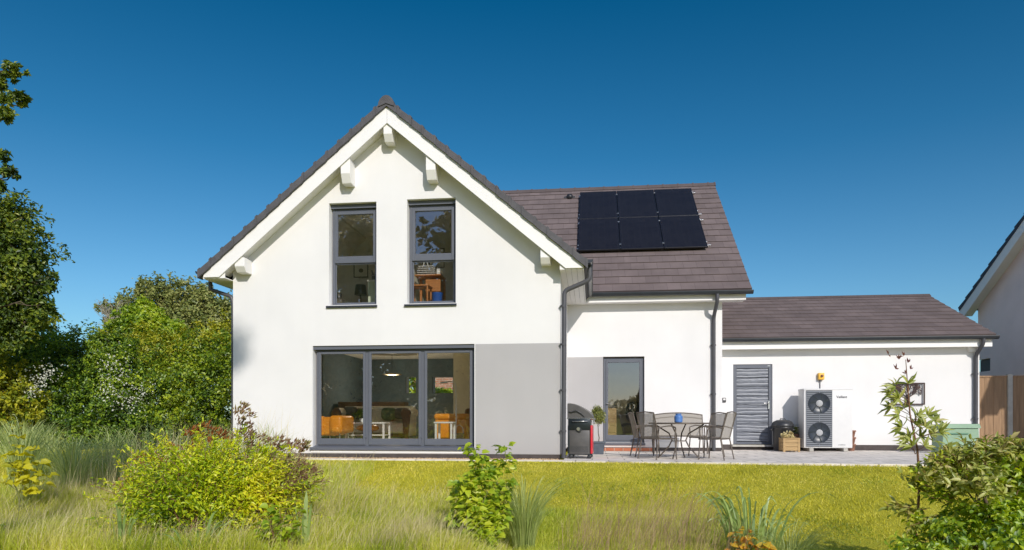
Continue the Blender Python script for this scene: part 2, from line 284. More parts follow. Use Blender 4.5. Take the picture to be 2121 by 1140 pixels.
class MB:
    def __init__(s): s.v = []; s.f = []; s.sm = []
    def add(s, vs, fs, smooth=False):
        b = len(s.v); s.v += [tuple(p) for p in vs]
        for f in fs: s.f.append(tuple(b + i for i in f)); s.sm.append(smooth)
        return s
    def box(s, x0, x1, y0, y1, z0, z1):
        if x0 > x1: x0, x1 = x1, x0
        if y0 > y1: y0, y1 = y1, y0
        if z0 > z1: z0, z1 = z1, z0
        return s.add([(x0,y0,z0),(x1,y0,z0),(x1,y1,z0),(x0,y1,z0),(x0,y0,z1),(x1,y0,z1),(x1,y1,z1),(x0,y1,z1)],
              [(0,3,2,1),(4,5,6,7),(0,1,5,4),(1,2,6,5),(2,3,7,6),(3,0,4,7)])
    def pane(s, x0, x1, y0, y1, z0, z1):
        """single sheet of glass standing in the middle of the given slab"""
        if abs(y1-y0) < abs(x1-x0): y = (y0+y1)/2; return s.add([(x0,y,z0),(x1,y,z0),(x1,y,z1),(x0,y,z1)], [(0,1,2,3)])
        x = (x0+x1)/2; return s.add([(x,y0,z0),(x,y1,z0),(x,y1,z1),(x,y0,z1)], [(0,1,2,3)])
    def rbox(s, x0, x1, y0, y1, z0, z1, r=0.01, seg=2):
        """box with rounded edges"""
        bm = bmesh.new()
        bmesh.ops.create_cube(bm, size=1.0)
        for v in bm.verts:
            v.co = Vector(((x0+x1)/2 + v.co.x*abs(x1-x0), (y0+y1)/2 + v.co.y*abs(y1-y0), (z0+z1)/2 + v.co.z*abs(z1-z0)))
        bmesh.ops.bevel(bm, geom=list(bm.edges), offset=r, segments=seg, profile=0.5, affect='EDGES')
        bm.verts.index_update()
        s.add([v.co.copy() for v in bm.verts], [[v.index for v in f.verts] for f in bm.faces], seg > 1); bm.free(); return s
    def prism(s, poly, y0, y1, axis='Y'):
        """polygon in XZ (axis Y), YZ (axis X) or XY (axis Z), extruded"""
        n = len(poly)
        mk = {'Y': lambda p, t: (p[0], t, p[1]), 'X': lambda p, t: (t, p[0], p[1]), 'Z': lambda p, t: (p[0], p[1], t)}[axis]
        vs = [mk(p, y0) for p in poly] + [mk(p, y1) for p in poly]
        fs = [tuple(range(n)), tuple(range(2*n-1, n-1, -1))] + [(i, (i+1) % n + 0, (i+1) % n + n, i + n)[::-1] for i in range(n)]
        return s.add(vs, fs)
    def tube(s, pts, r, n=8, caps=True, smooth=True):
        pts = [Vector(p) for p in pts]; rs = r if isinstance(r, (list, tuple)) else [r]*len(pts)
        vs = []; up = None
        for i, p in enumerate(pts):
            d = (pts[min(i+1, len(pts)-1)] - pts[max(i-1, 0)]).normalized()
            if up is None:
                up = Vector((0,0,1)) if abs(d.z) < 0.9 else Vector((1,0,0))
            a = d.cross(up).normalized(); b = a.cross(d).normalized(); up = b
            for k in range(n):
                t = 2*math.pi*k/n
                vs.append(p + (a*math.cos(t) + b*math.sin(t))*rs[i])
        fs = [(i*n+k, i*n+(k+1) % n, (i+1)*n+(k+1) % n, (i+1)*n+k) for i in range(len(pts)-1) for k in range(n)]
        s.add(vs, fs, smooth)
        if caps:
            s.add(vs[:n], [tuple(range(n-1, -1, -1))]); s.add(vs[-n:], [tuple(range(n))])
        return s
    def lathe(s, c, prof, n=24, smooth=True, axis='Z'):
        vs = []
        for (r, z) in prof:
            for k in range(n):
                t = 2*math.pi*k/n
                if axis == 'Z': vs.append((c[0]+r*math.cos(t), c[1]+r*math.sin(t), c[2]+z))
                else: vs.append((c[0]+r*math.cos(t), c[1]+z, c[2]+r*math.sin(t)))
        fs = [(i*n+k, i*n+(k+1) % n, (i+1)*n+(k+1) % n, (i+1)*n+k) for i in range(len(prof)-1) for k in range(n)]
        s.add(vs, fs, smooth)
        s.add(vs[:n], [tuple(range(n-1, -1, -1))]); s.add(vs[-n:], [tuple(range(n))]); return s
    def ball(s, c, r, n=12, m=8, sq=1.0):
        vs = []
        for i in range(m+1):
            ph = math.pi*i/m
            for k in range(n):
                t = 2*math.pi*k/n
                def e(v): return math.copysign(abs(v)**sq, v)
                vs.append((c[0]+r[0]*e(math.sin(ph))*e(math.cos(t)), c[1]+r[1]*e(math.sin(ph))*e(math.sin(t)), c[2]+r[2]*e(math.cos(ph))))
        fs = [(i*n+k, (i+1)*n+k, (i+1)*n+(k+1) % n, i*n+(k+1) % n) for i in range(m) for k in range(n)]
        return s.add(vs, fs, True)
    def rot(s, rz=0, c=(0, 0, 0), start=0):
        m = Matrix.Rotation(rz, 3, 'Z'); c = Vector(c)
        for i in range(start, len(s.v)): s.v[i] = tuple(m @ (Vector(s.v[i]) - c) + c)
        return s
    def build(s, name, m, parent=None, world=True, bevel=0.0):
        off = root_loc(parent) if (parent and world) else Vector((0, 0, 0))
        me = bpy.data.meshes.new(name)
        me.from_pydata([tuple(Vector(p) - off) for p in s.v], [], s.f); me.update()
        me.polygons.foreach_set('use_smooth', s.sm)
        bm = bmesh.new(); bm.from_mesh(me); bmesh.ops.recalc_face_normals(bm, faces=bm.faces); bm.to_mesh(me); bm.free()
        o = bpy.data.objects.new(name, me); COL.objects.link(o)
        if parent: o.parent = parent
        me.materials.append(m)
        if bevel > 0:
            b = o.modifiers.new('bevel', 'BEVEL'); b.width = bevel; b.segments = 2; b.limit_method = 'ANGLE'
        return o

def carve(o, boxes, parent):
    """cut openings into a wall"""
    mb = MB()
    for b in boxes: mb.box(*b)
    c = mb.build('cutter', M['trim'], parent)
    md = o.modifiers.new('b', 'BOOLEAN'); md.object = c; md.operation = 'DIFFERENCE'; md.solver = 'EXACT'
    bpy.context.view_layer.update()
    dg = bpy.context.evaluated_depsgraph_get()
    me = bpy.data.meshes.new_from_object(o.evaluated_get(dg))
    o.modifiers.clear(); old = o.data; o.data = me; bpy.data.meshes.remove(old)
    bpy.data.objects.remove(c)

def raw_mesh(name, V, faces_n, loops, m, parent, smooth=False):
    off = root_loc(parent) if parent else Vector((0, 0, 0))
    V = V - np.array(off, dtype=np.float64)
    me = bpy.data.meshes.new(name)
    nf = len(faces_n)
    me.vertices.add(len(V)); me.vertices.foreach_set('co', V.astype(np.float32).ravel())
    me.loops.add(len(loops)); me.loops.foreach_set('vertex_index', loops.astype(np.int32))
    me.polygons.add(nf)
    st = np.concatenate([[0], np.cumsum(faces_n)[:-1]]).astype(np.int32)
    me.polygons.foreach_set('loop_start', st); me.polygons.foreach_set('loop_total', faces_n.astype(np.int32))
    me.polygons.foreach_set('use_smooth', np.full(nf, smooth))
    me.update(calc_edges=True)
    me.materials.append(m)
    o = bpy.data.objects.new(name, me); COL.objects.link(o)
    if parent: o.parent = parent
    return o
def unit(a): return a / np.maximum(1e-9, np.linalg.norm(a, axis=1, keepdims=True))
def leaves(name, m, parent, pos, ax, nr, ln, wd, hi=False, fold=0.25):
    pos = np.asarray(pos, float); ax = unit(ax); nr = unit(nr); sd = unit(np.cross(ax, nr)); nr = np.cross(sd, ax)
    ln = np.broadcast_to(ln, (len(pos),))[:, None]; wd = np.broadcast_to(wd, (len(pos),))[:, None]
    n = len(pos)
    if not hi:
        v = np.stack([pos, pos+ax*ln*.45+sd*wd*.5+nr*wd*fold, pos+ax*ln-nr*ln*.12, pos+ax*ln*.45-sd*wd*.5+nr*wd*fold], 1).reshape(-1, 3)
        b = np.arange(n)[:, None]*4
        lp = (b + np.array([0, 1, 2, 0, 2, 3])).ravel()
        return raw_mesh(name, v, np.full(n*2, 3), lp, m, parent)
    v = np.stack([pos, pos+ax*ln*.22+sd*wd*.42+nr*wd*fold*.8, pos+ax*ln*.6+sd*wd*.44+nr*wd*fold*.6, pos+ax*ln-nr*ln*.22,
                  pos+ax*ln*.6-sd*wd*.44+nr*wd*fold*.6, pos+ax*ln*.22-sd*wd*.42+nr*wd*fold*.8, pos+ax*ln*.55-nr*ln*.02], 1).reshape(-1, 3)
    b = np.arange(n)[:, None]*7
    lp = (b + np.array([0, 1, 2, 6, 6, 2, 3, 3, 4, 6, 6, 4, 5, 0])).ravel()
    fn = np.tile(np.array([4, 3, 3, 4]), n)
    return raw_mesh(name, v, fn, lp, m, parent, True)
def blades(name, m, parent, base, h, wd, lean, bend=0.3, segs=1, wmid=0.8):
    """grass: base (N,3), height, width, lean (N,2) horizontal offset at the tip"""
    n = len(base); th = rng.uniform(0, 2*math.pi, n)
    sd = np.stack([np.cos(th), np.sin(th), np.zeros(n)], 1)
    h = np.broadcast_to(h, (n,)); wd = np.broadcast_to(wd, (n,))
    rows = []
    for k in range(segs + 1):
        t = k/(segs)
        c = base.copy()
        c[:, 0] += lean[:, 0]*t**1.8; c[:, 1] += lean[:, 1]*t**1.8; c[:, 2] += h*(t - bend*t**3)
        wk = wd*(1 - 0.3*t) * (wmid if k else 1)
        if k == segs: rows.append(c[:, None, :])
        else: rows.append(np.stack([c - sd*wk[:, None]/2, c + sd*wk[:, None]/2], 1))
    v = np.concatenate(rows, 1); nv = 2*segs+1; v = v.reshape(-1, 3)
    b = np.arange(n)[:, None]*nv
    pat = []; fn = []
    for k in range(segs-1): pat += [2*k, 2*k+1, 2*k+3, 2*k+2]; fn.append(4)
    pat += [2*segs-2, 2*segs-1, 2*segs]; fn.append(3)
    return raw_mesh(name, v, np.tile(np.array(fn), n), (b + np.array(pat)).ravel(), m, parent)

def cloud(blobs, n, clump=0.20, per=26, shell=(0.5, 1.02), rough=0.22):
    """positions and outward vectors of leaves gathered in clumps on lumpy ellipsoids"""
    vols = np.array([(b[1][0]*b[1][1]*b[1][2])**(2/3) for b in blobs]); vols = vols/vols.sum()
    P_, O_ = [], []
    for b, wgt in zip(blobs, vols):
        c = np.array(b[0], float); r = np.array(b[1], float)
        k = max(4, int(n*wgt/per))
        d = unit(rng.normal(size=(k, 3)))
        rad = rng.uniform(shell[0]**2, shell[1]**2, k)**.5 * (1 + rng.normal(0, rough*.5, k))
        cc = d*rad[:, None]
        m = per
        pts = cc[:, None, :] + rng.normal(0, clump*.6, (k, m, 3)) * (0.7 + rng.random((k, 1, 1))*.8)
        pts = pts.reshape(-1, 3)
        P_.append(c + pts*r); O_.append(unit(pts/np.maximum(r, .01)*r.mean()))
    return np.concatenate(P_), np.concatenate(O_)
def foliage(name, m, parent, blobs, n, ls=0.10, asp=0.6, clump=0.2, per=26, hi=False, up=0.45, zmin=-9, shell=(0.5, 1.02), rough=.22, droop=0.0):
    p, o_ = cloud(blobs, n, clump, per, shell, rough)
    k = p[:, 2] > zmin; p = p[k]; o_ = o_[k]; n = len(p)
    nr = o_*0.75 + np.array([0, 0, up]) + rng.normal(0, .55, (n, 3))
    ax = np.cross(nr, rng.normal(size=(n, 3))) + o_*0.35 + np.array([0, 0, -droop])
    s = ls*rng.uniform(.6, 1.35, n)
    return leaves(name, m, parent, p, ax, nr, s, s*asp, hi)
def branch(mb, a, b, r0, r1, wob=0.06, k=5):
    a = Vector(a); b = Vector(b); l = (b-a).length
    pts = [a.lerp(b, i/k) + Vector((random.gauss(0, wob*l), random.gauss(0, wob*l), random.gauss(0, wob*l*.5)))*(0 if i in (0, k) else 1) for i in range(k+1)]
    mb.tube(pts, [r0 + (r1-r0)*i/k for i in range(k+1)], 6); return pts
def tree(name, label, cat, base, blobs, n, ls, m, trunk_r=0.18, group=None, asp=.6, clump=.2, twig=True, shell=(0.5, 1.02), rough=.22, hi=False, per=26, extra=None, droop=0.0, leader=None):
    t = thing(name, label, cat, base, group=group)
    mb = MB(); b0 = Vector(base)
    top = Vector((sum(b[0][0] for b in blobs)/len(blobs), sum(b[0][1] for b in blobs)/len(blobs), 0))
    zt = min(b[0][2] for b in blobs); crown = Vector((b0.x*.5+top.x*.5, b0.y*.5+top.y*.5, max(b0.z+.3, b0.z + (zt-b0.z)*.85)))
    if leader: mb.tube([b0] + [Vector(q) for q in leader], [trunk_r] + [trunk_r*(1 - .8*(i+1)/len(leader)) for i in range(len(leader))], 8)
    else: branch(mb, b0 - Vector((0, 0, .1)), crown, trunk_r, trunk_r*.7, .03)
    for b in blobs:
        st = crown
        if leader: st = min((Vector(q) for q in leader), key=lambda q: abs(q.z - (b[0][2] - .5)))
        pts = branch(mb, st, b[0], trunk_r*(.18 if leader else .45), trunk_r*(.05 if leader else .12), .06)
        if twig:
            for q in range(7):
                d = Vector(unit(rng.normal(size=(1, 3)))[0]); d.z = abs(d.z)*.8
                branch(mb, pts[-1 - q % 3], Vector(b[0]) + Vector((d.x*b[1][0], d.y*b[1][1], d.z*b[1][2]))*.93, trunk_r*.12, trunk_r*.03, .07, 4)
    mb.build('trunk', M['bark'], t)
    foliage('crown', m, t, blobs, n, ls, asp, clump, per, hi, shell=shell, rough=rough, zmin=b0.z+.02, droop=droop)
    if extra: extra(t)
    return t
def PB(px, py, Y, r, ry=None, rz=None):
    c = at(px, py, Y); q = px2m(r, px, Y)
    return (tuple(c), (q, px2m(ry, px, Y) if ry else q, px2m(rz, px, Y) if rz else q))

# ------------------------------------------------------------------ terrain
def gz(x, y):
    t = min(1.0, max(0.0, (12.7 - y)/4.7)); z = -0.025 - 0.76*(t*t*(3-2*t)*.35 + t*.65)
    z -= 0.0 if y > 0 else 0.0
    if y < -25: z += min(6, (-25 - y)*0.02)
    return z
xs = sorted(set([-900, -500, -300, -180, -120, -80, -55, -40, -30, -24] + [i*0.8 for i in range(-25, 26)] + [24, 30, 40, 55, 80, 120, 180, 300, 500, 900]))
ys = sorted(set([-900, -500, -300, -180, -110, -70, -45, -30, -25, -15, -8] + [i*0.5 for i in range(-4, 27)] + [13.5, 16, 20, 26, 34, 45, 60, 90, 150, 300, 500, 900]))
g = MB(); nx = len(xs)
g.add([(x, y, gz(x, y) + (0.02*math.sin(x*1.7)*math.sin(y*2.1) if 4 < y < 11 else 0)) for y in ys for x in xs],
      [(j*nx+i, j*nx+i+1, (j+1)*nx+i+1, (j+1)*nx+i) for j in range(len(ys)-1) for i in range(nx-1)], True)
def ground_mat():
    m, t, b = newmat('lawn_soil')
    ge = t.nodes.new('ShaderNodeNewGeometry'); n = t.nodes.new('ShaderNodeTexNoise'); n.inputs['Scale'].default_value = 1.2; n.inputs['Detail'].default_value = 10; n.inputs['Roughness'].default_value = .75
    t.links.new(ge.outputs['Position'], n.inputs[0]); cr = t.nodes.new('ShaderNodeValToRGB')
    cr.color_ramp.elements[0].position = .3; cr.color_ramp.elements[0].color = (0.29, 0.285, 0.025, 1)
    cr.color_ramp.elements[1].position = .7; cr.color_ramp.elements[1].color = (0.50, 0.455, 0.045, 1)
    t.links.new(n.outputs[0], cr.inputs[0]); t.links.new(cr.outputs[0], b.inputs['Base Color']); b.inputs['Roughness'].default_value = .95; b.inputs['Specular IOR Level'].default_value = .1
    n2 = t.nodes.new('ShaderNodeTexNoise'); n2.inputs['Scale'].default_value = 45; n2.inputs['Detail'].default_value = 6; t.links.new(ge.outputs['Position'], n2.inputs[0])
    bp = t.nodes.new('ShaderNodeBump'); bp.inputs['Strength'].default_value = .7; bp.inputs['Distance'].default_value = .03
    t.links.new(n2.outputs[0], bp.inputs['Height']); t.links.new(bp.outputs[0], b.inputs['Normal'])
    return m
tag(g.build('ground', ground_mat()), kind='structure')
# paved strip along the gable, patio, gravel margin
pav = MB(); pav.box(-7.9, -0.55, 13.10, 13.27, -0.3, 0.0)
pav.prism([(-0.55, 12.93), (8.3, 12.5), (12.5, 12.4), (12.5, 18.2), (3.2, 18.2), (3.2, 17.4), (-0.55, 17.4)], -0.3, 0.0, 'Z')
tag(pav.build('patio', M['paving']), kind='structure')
M['gravel_bed'] = mat('gravel_bed', (0.38, 0.22, 0.10), 0.95, var=0.4, scale=40, bump=.8)
gv = MB(); gv.box(-7.9, -0.55, 13.27, 13.62, -0.3, -0.012)
tag(gv.build('gravel_strip', M['gravel_bed']), kind='structure')
def pebbles(n, x0, x1, y0, y1, z, name):
    mb = MB()
    for i in range(n):
        x = random.uniform(x0, x1); y = random.uniform(y0, y1); r = random.uniform(.010, .024)
        a = random.random()*3
        mb.add([(x+r*math.cos(a+k*1.57)*(1 if k % 2 else .7), y+r*math.sin(a+k*1.57), z) for k in range(4)] + [(x, y, z + r*1.1)], [(0,1,4),(1,2,4),(2,3,4),(3,0,4)], False)
    m = leafmat('pebble_tints', [(0.26,0.13,0.06),(0.50,0.30,0.13),(0.62,0.46,0.27),(0.55,0.48,0.40)], 0.0, 0.04)
    tag(mb.build(name, m), 'orange gravel lying against the dark plinth of the house', 'gravel', kind='stuff')
pebbles(2600, -7.8, -0.65, 13.29, 13.58, -0.012, 'gravel')

# ------------------------------------------------------------------ house
XC, XW, XE = -4.03, 3.41, 3.93          # gable centre, half width of wall, half width of eaves
TG = 0.84                               # roof pitch
ZT = 7.11
YF, YW, YG = 13.6, 17.4, 18.2
def zt(x, off=0.0): return ZT - TG*abs(x - XC) + off
house = thing('house', 'white rendered gabled house with grey window frames and brown tiled roof', 'house', (XC, 16, 0))

W1 = (-5.36, -4.36, 3.12, 5.21)
W2 = (-3.72, -2.72, 3.12, 5.23)
WB = (-5.71, -2.34, 0.20, 2.29)
fw = MB(); fw.prism([(XC-XW, .085), (XC+XW, .085), (XC+XW, zt(XC+XW, -.34)), (XC, zt(XC, -.34)), (XC-XW, zt(XC-XW, -.34))], YF, YF+.32)
wall = fw.build('wall', M['render'], house)
carve(wall, [(a, b, YF-.2, YF+.6, c, d) for (a, b, c, d) in (W1, W2, WB)], house)
# grey panel, a skin 3 mm proud of the render
MB().box(WB[1]+.02, XC+XW+.003, YF-.004, YF+.02, .086, 2.285).build('wall_panel', M['panel'], house)
pl = MB(); pl.box(XC-XW+.015, XC+XW-.015, YF+.012, YF+.3, -.3, .085); pl.box(XC-XW+.015, XC-XW+.3, YF+.3, 21, -.3, .085); pl.build('plinth', M['plinth'], house)
# side and rear walls
def swall(x0, x1, y0, y1, z0, z1, m='render', name='wall'): return MB().box(x0, x1, y0, y1, z0, z1).build(name, M[m], house)
sw2 = swall(XC-XW, XC-XW+.3, YF+.32, 21.0, .085, 3.9); carve(sw2, [(XC-XW-.2, XC-XW+.5, 14.4, 17.6, .2, 2.3)], house)  # hedge side: opening for the added window that lights the room
XL = XC+XE-3.2
swall(XL, XL+.3, 21.3, 26.5, .0, 3.95)
sw_ = swall(XC+XW-.3, XC+XW, YF+.32, YW, .085, 3.9); carve(sw_, [(XC+XW-.5, XC+XW+.2, 14.25, 16.6, .2, 2.3)], house)  # patio side: opening for the other added window, lets sun in
# wing
DG = (0.27, 1.29, 0.20, 2.35)
ww = MB(); ww.box(XC+XW, 3.17, YW, YW+.3, .085, 3.95)
wwall = ww.build('wall', M['render'], house); carve(wwall, [(DG[0], DG[1], YW-.2, YW+.5, DG[2], DG[3])], house)
MB().box(XC+XW, DG[0]-.001, YW-.004, YW+.02, .13, 2.345).build('wall_panel', M['panel'], house)
pw = MB(); pw.box(XC+XW, 3.155, YW+.012, YW+.3, -.3, .085); pw.build('plinth', M['plinth'], house)
# right gable wall of the wing and its rear
wingside = MB(); ZR = 8.12; YR = 22.1; TW = (8.12-3.90)/(22.1-17.0)
wingside.prism([(YW+.3, .0), (26.8, .0), (26.8, 3.95), (YR, ZR-.25), (YW+.3, 4.15)], 2.87, 3.17, 'X'); wingside.build('wall', M['render'], house)
swall(XL, 3.17-.3, 26.5, 26.8, .0, 3.95)
bw = MB().prism([(XC-XW, .0), (XL+.3, .0), (XL+.3, zt(XL+.3, -.34)), (XC, zt(XC, -.34)), (XC-XW, zt(XC-XW, -.34))], 21.0, 21.3).build('wall', M['render'], house)
RW = []
for (a, b) in ((684, 698), (842, 863), (897, 939)):
    p = at(a, 815, 21.0); q = at(b, 781, 21.0); RW.append((p.x, q.x, p.z, q.z))
RW.append((at(664, 815, 21.0).x-.3, at(667, 815, 21.0).x, RW[0][2], RW[0][3]))
carve(bw, [(a, b, 20.5, 21.7, c, d) for (a, b, c, d) in RW], house)

# roofs -------------------------------------------------
def roof(name, m, A, B, C, D, n, th=.022, base=.10, step_side=True, parent=house):
    """stepped tile courses; A,B eave ends, D,C ridge ends"""
    A, B, C, D = map(Vector, (A, B, C, D)); nrm = (B-A).cross(D-A).normalized()
    if nrm.z < 0: nrm = -nrm
    vs, fs, uvs = [], [], []
    ln = (B-A).length; lr = (C-D).length
    def q(pts, uv):
        b = len(vs); vs.extend(pts); fs.append(tuple(range(b, b+len(pts)))); uvs.extend(uv)
    off = (D-A).dot((B-A).normalized())
    for k in range(n):
        t0, t1 = k/n, (k+1)/n
        a0 = A.lerp(D, t0); b0 = B.lerp(C, t0); a1 = A.lerp(D, t1); b1 = B.lerp(C, t1)
        u0, u1 = off*t0, off*t1; w0 = ln + (lr-ln)*t0; w1 = ln + (lr-ln)*t1
        q([a0+nrm*th, b0+nrm*th, b1+nrm*.002, a1+nrm*.002], [(u0, k+.04), (u0+w0, k+.04), (u1+w1, k+.98), (u1, k+.98)])
        q([a0-nrm*.002, b0-nrm*.002, b0+nrm*th, a0+nrm*th], [(u0, k+.0)]*4)
        q([a0, a0+nrm*th, a1+nrm*.002], [(u0, k+.3)]*3); q([b0, b1+nrm*.002, b0+nrm*th], [(u0, k+.3)]*3)
    # underside
    q([A-nrm*base, B-nrm*base, C-nrm*base, D-nrm*base], [(0, .5)]*4)
    q([A-nrm*base, A-nrm*.001, B-nrm*.001, B-nrm*base], [(0, .5)]*4)
    q([A-nrm*base, D-nrm*base, D, A], [(0, .5)]*4); q([B-nrm*base, B, C, C-nrm*base], [(0, .5)]*4)
    offv = root_loc(parent)
    me = bpy.data.meshes.new(name); me.from_pydata([tuple(v-offv) for v in vs], [], fs)
    uvl = me.uv_layers.new(name='uv')
    i = 0
    for p in me.polygons:
        for li in p.loop_indices: uvl.data[li].uv = uvs[i]; i += 1
    me.update(); me.materials.append(m)
    o = bpy.data.objects.new(name, me); COL.objects.link(o); o.parent = parent; return o
YB = 13.22
NC = 16
roof('roof', M['tile2'], (XC-XE, 21.6, zt(XC-XE, -.03)), (XC-XE, YB+.05, zt(XC-XE, -.03)), (XC, YB+.05, ZT-.03), (XC, 21.6, ZT-.03), NC)
roof('roof', M['tile2'], (XC+XE, YB+.05, zt(XC+XE, -.03)), (XC+XE, 20.9, zt(XC+XE, -.03)), (XC, 20.9, ZT-.03), (XC, YB+.05, ZT-.03), NC)
XV = 3.79
ZE = ZR - TW*(YR-17.0)
roof('roof', M['tile'], (XC+XE-3.2, 17.0, ZE), (XV, 17.0, ZE), (XV, YR, ZR), (XC+XE-3.2, YR, ZR), 18)
roof('roof', M['tile'], (XV, 27.2, ZE), (XC+XE-3.2, 27.2, ZE), (XC+XE-3.2, YR, ZR), (XV, YR, ZR), 18)
# ridge tiles of the wing
rt = MB(); x = XC+XE-3.2
while x < XV - .05:
    x2 = min(x+.46, XV+.015)
    rt.prism([(YR-.13, ZR-.075), (YR-.11, ZR-.045), (YR-.02, ZR+.055), (YR+.02, ZR+.055), (YR+.11, ZR-.045), (YR+.13, ZR-.075)], x+.004, x2, 'X')
    rt.prism([(YR-.14, ZR-.075), (YR-.02, ZR+.075), (YR+.02, ZR+.075), (YR+.14, ZR-.075)], x2-.03, x2+.01, 'X'); x += .46
rt.build('ridge_tiles', M['tile'], house)
rt = MB(); y = YB
while y < 21.4:
    rt.prism([(XC-.14, ZT-.09), (XC-.06, ZT+.02), (XC, ZT+.04), (XC+.06, ZT+.02), (XC+.14, ZT-.09)], y, y+.44); y += .445
rt.prism([(XC-.16, ZT-.17), (XC-.155, ZT-.09), (XC-.12, ZT-.02), (XC-.06, ZT+.035), (XC, ZT+.05), (XC+.06, ZT+.035), (XC+.12, ZT-.02), (XC+.155, ZT-.09), (XC+.16, ZT-.17), (XC, ZT-.11)], YB-.05, YB+.12)
rt.build('ridge_tiles', M['verge'], house)
# verge caps stepping down both rakes, bargeboards, sloping soffits
for s in (-1, 1):
    mb = MB()
    for k in range(NC):
        t0, t1 = k/NC, (k+1)/NC
        xa, xb = XC + s*XE*t0, XC + s*(XE*t1 + .02)
        up0, up1 = .0, .018
        mb.prism([(xa, zt(xa, up0)), (xb, zt(xb, up1)), (xb, zt(xb, up1-.15)), (xa, zt(xa, up0-.15))], YB-.03 - .010*(k % 2), YB+.16)
        mb.prism([(xb-s*.045, zt(xb-s*.045, up1+.018)), (xb, zt(xb, up1+.018)), (xb, zt(xb, up1-.158)), (xb-s*.045, zt(xb-s*.045, up1-.158))], YB-.045, YB+.16)
    mb.build('verge_tiles', M['verge'], house)
    xo = XC + s*(XE-.08); zo = 3.68
    xk = XC + s*((ZT-.47-3.68)/TG)
    mb = MB(); mb.prism([(XC+s*.003, ZT-.13), (xo, zt(xo, -.13)), (xo, zo), (xk, zo), (XC+s*.003, ZT-.47)], YB+.02, YB+.055)
    mb.build('bargeboard', M['trim'], house)
    mb = MB(); mb.prism([(XC+s*.001, ZT-.36), (xk, zt(xk, -.36)), (xk, zt(xk, -.385)), (XC+s*.001, ZT-.385)], YB+.056, YF+.1)
    mb.build('soffit', M['trim'], house)
    # boxed eaves: flat soffit with board joints, fascia
    mb = MB(); xi = XC + s*XW
    nb = 4
    for i in range(nb):
        a = xi + (xo-xi)*i/nb; b = xi + (xo-xi)*(i+1)/nb - s*.006
        mb.box(a, b, YB+.056, YW if s > 0 else 21.5, zo-.018, zo)
    mb.box(xi, xo-s*.01, YB+.058, YB+.075, zo, zt(xi, -.36))
    mb.build('soffit', M['trim'], house)
    MB().box(xo-s*.0, xo+s*.022, YB+.04, (YW-.4) if s > 0 else 21.5, zo-.03, zt(xo, -.1)).build('fascia', M['trim'], house)
# purlin brackets
def bracket(xc, ztop, w, h):
    mb = MB(); y0 = YB+.06
    mb.prism([(YF+.05, ztop), (y0, ztop), (y0, ztop-h*.62), (y0+.09, ztop-h), (YF+.05, ztop-h)], xc-w/2, xc+w/2, 'X')
    mb.build('bracket', M['trim'], house, bevel=.008)
bracket(XC-3.10, zt(XC-3.10, -.43), .21, .29); bracket(XC+3.13, zt(XC+3.13, -.40), .19, .28)
bracket(XC-.87, zt(XC-.87, -.40), .19, .46); bracket(XC+.87, zt(XC+.87, -.40), .19, .46)
bracket(XC, ZT-.45, .17, .35)
# wing eave: soffit, fascia
MB().box(XC+XW, 3.17+.3, 17.12, YW+.02, 3.66, 3.70).build('soffit', M['trim'], house)
MB().box(XC+XE-.1, 3.17+.5, 17.09, 17.12, 3.66, 3.86).build('fascia', M['trim'], house)
MB().box(3.17, 3.17+.5, 17.12, 17.5, 3.67, 3.70).build('soffit', M['trim'], house)

def gutter(mb, a, b, r=.062, n=8, t=.006):
    """half-round gutter from a to b (horizontal)"""
    a, b = Vector(a), Vector(b); d = (b-a).normalized(); sd = Vector((-d.y, d.x, 0))
    prof = [(r*math.cos(math.pi + math.pi*k/n), r*math.sin(math.pi + math.pi*k/n)) for k in range(n+1)]
    inner = [((r-t)*math.cos(2*math.pi - math.pi*k/n), (r-t)*math.sin(2*math.pi - math.pi*k/n)) for k in range(n+1)]
    ring = prof + [(r, .012), (r-t*2, .012)] + inner + [(-r+t*2, .012), (-r, .012)]
    m = len(ring)
    vs = [a + sd*p[0] + Vector((0, 0, p[1])) for p in ring] + [b + sd*p[0] + Vector((0, 0, p[1])) for p in ring]
    mb.add(vs, [(i, (i+1) % m, (i+1) % m + m, i + m) for i in range(m)], True)
    for e in (a, b):
        mb.add([e + sd*p[0] + Vector((0, 0, p[1])) for p in prof], [tuple(range(len(prof)))])
    return mb
def pipe(pts, parent, r=.04, name='downpipe', clips=()):
    mb = MB(); mb.tube(pts, r, 12)
    for z in clips:
        p = Vector(pts[-1]); mb.tube([(p.x, p.y, z-.02), (p.x, p.y, z+.02)], r+.009, 12); mb.box(p.x-r*1.6, p.x-r*.8, p.y-.01, p.y+.06, z-.015, z+.015)
    return mb.build(name, M['pipe'], parent)
gl = MB(); gutter(gl, (XC-XE-.04, YB+.02, 3.80), (XC-XE-.04, 21.6, 3.80)); gl.build('gutter', M['gutter'], house)
gl = MB(); gutter(gl, (XC+XE+.05, YB+.04, 3.84), (XC+XE+.05, 16.95, 3.84), .068); gl.build('gutter', M['gutter'], house)
gl = MB(); gutter(gl, (XC+XE+.02, 16.98, 3.86), (XV+.02, 16.98, 3.85), .078); gl.build('gutter', M['gutter'], house)
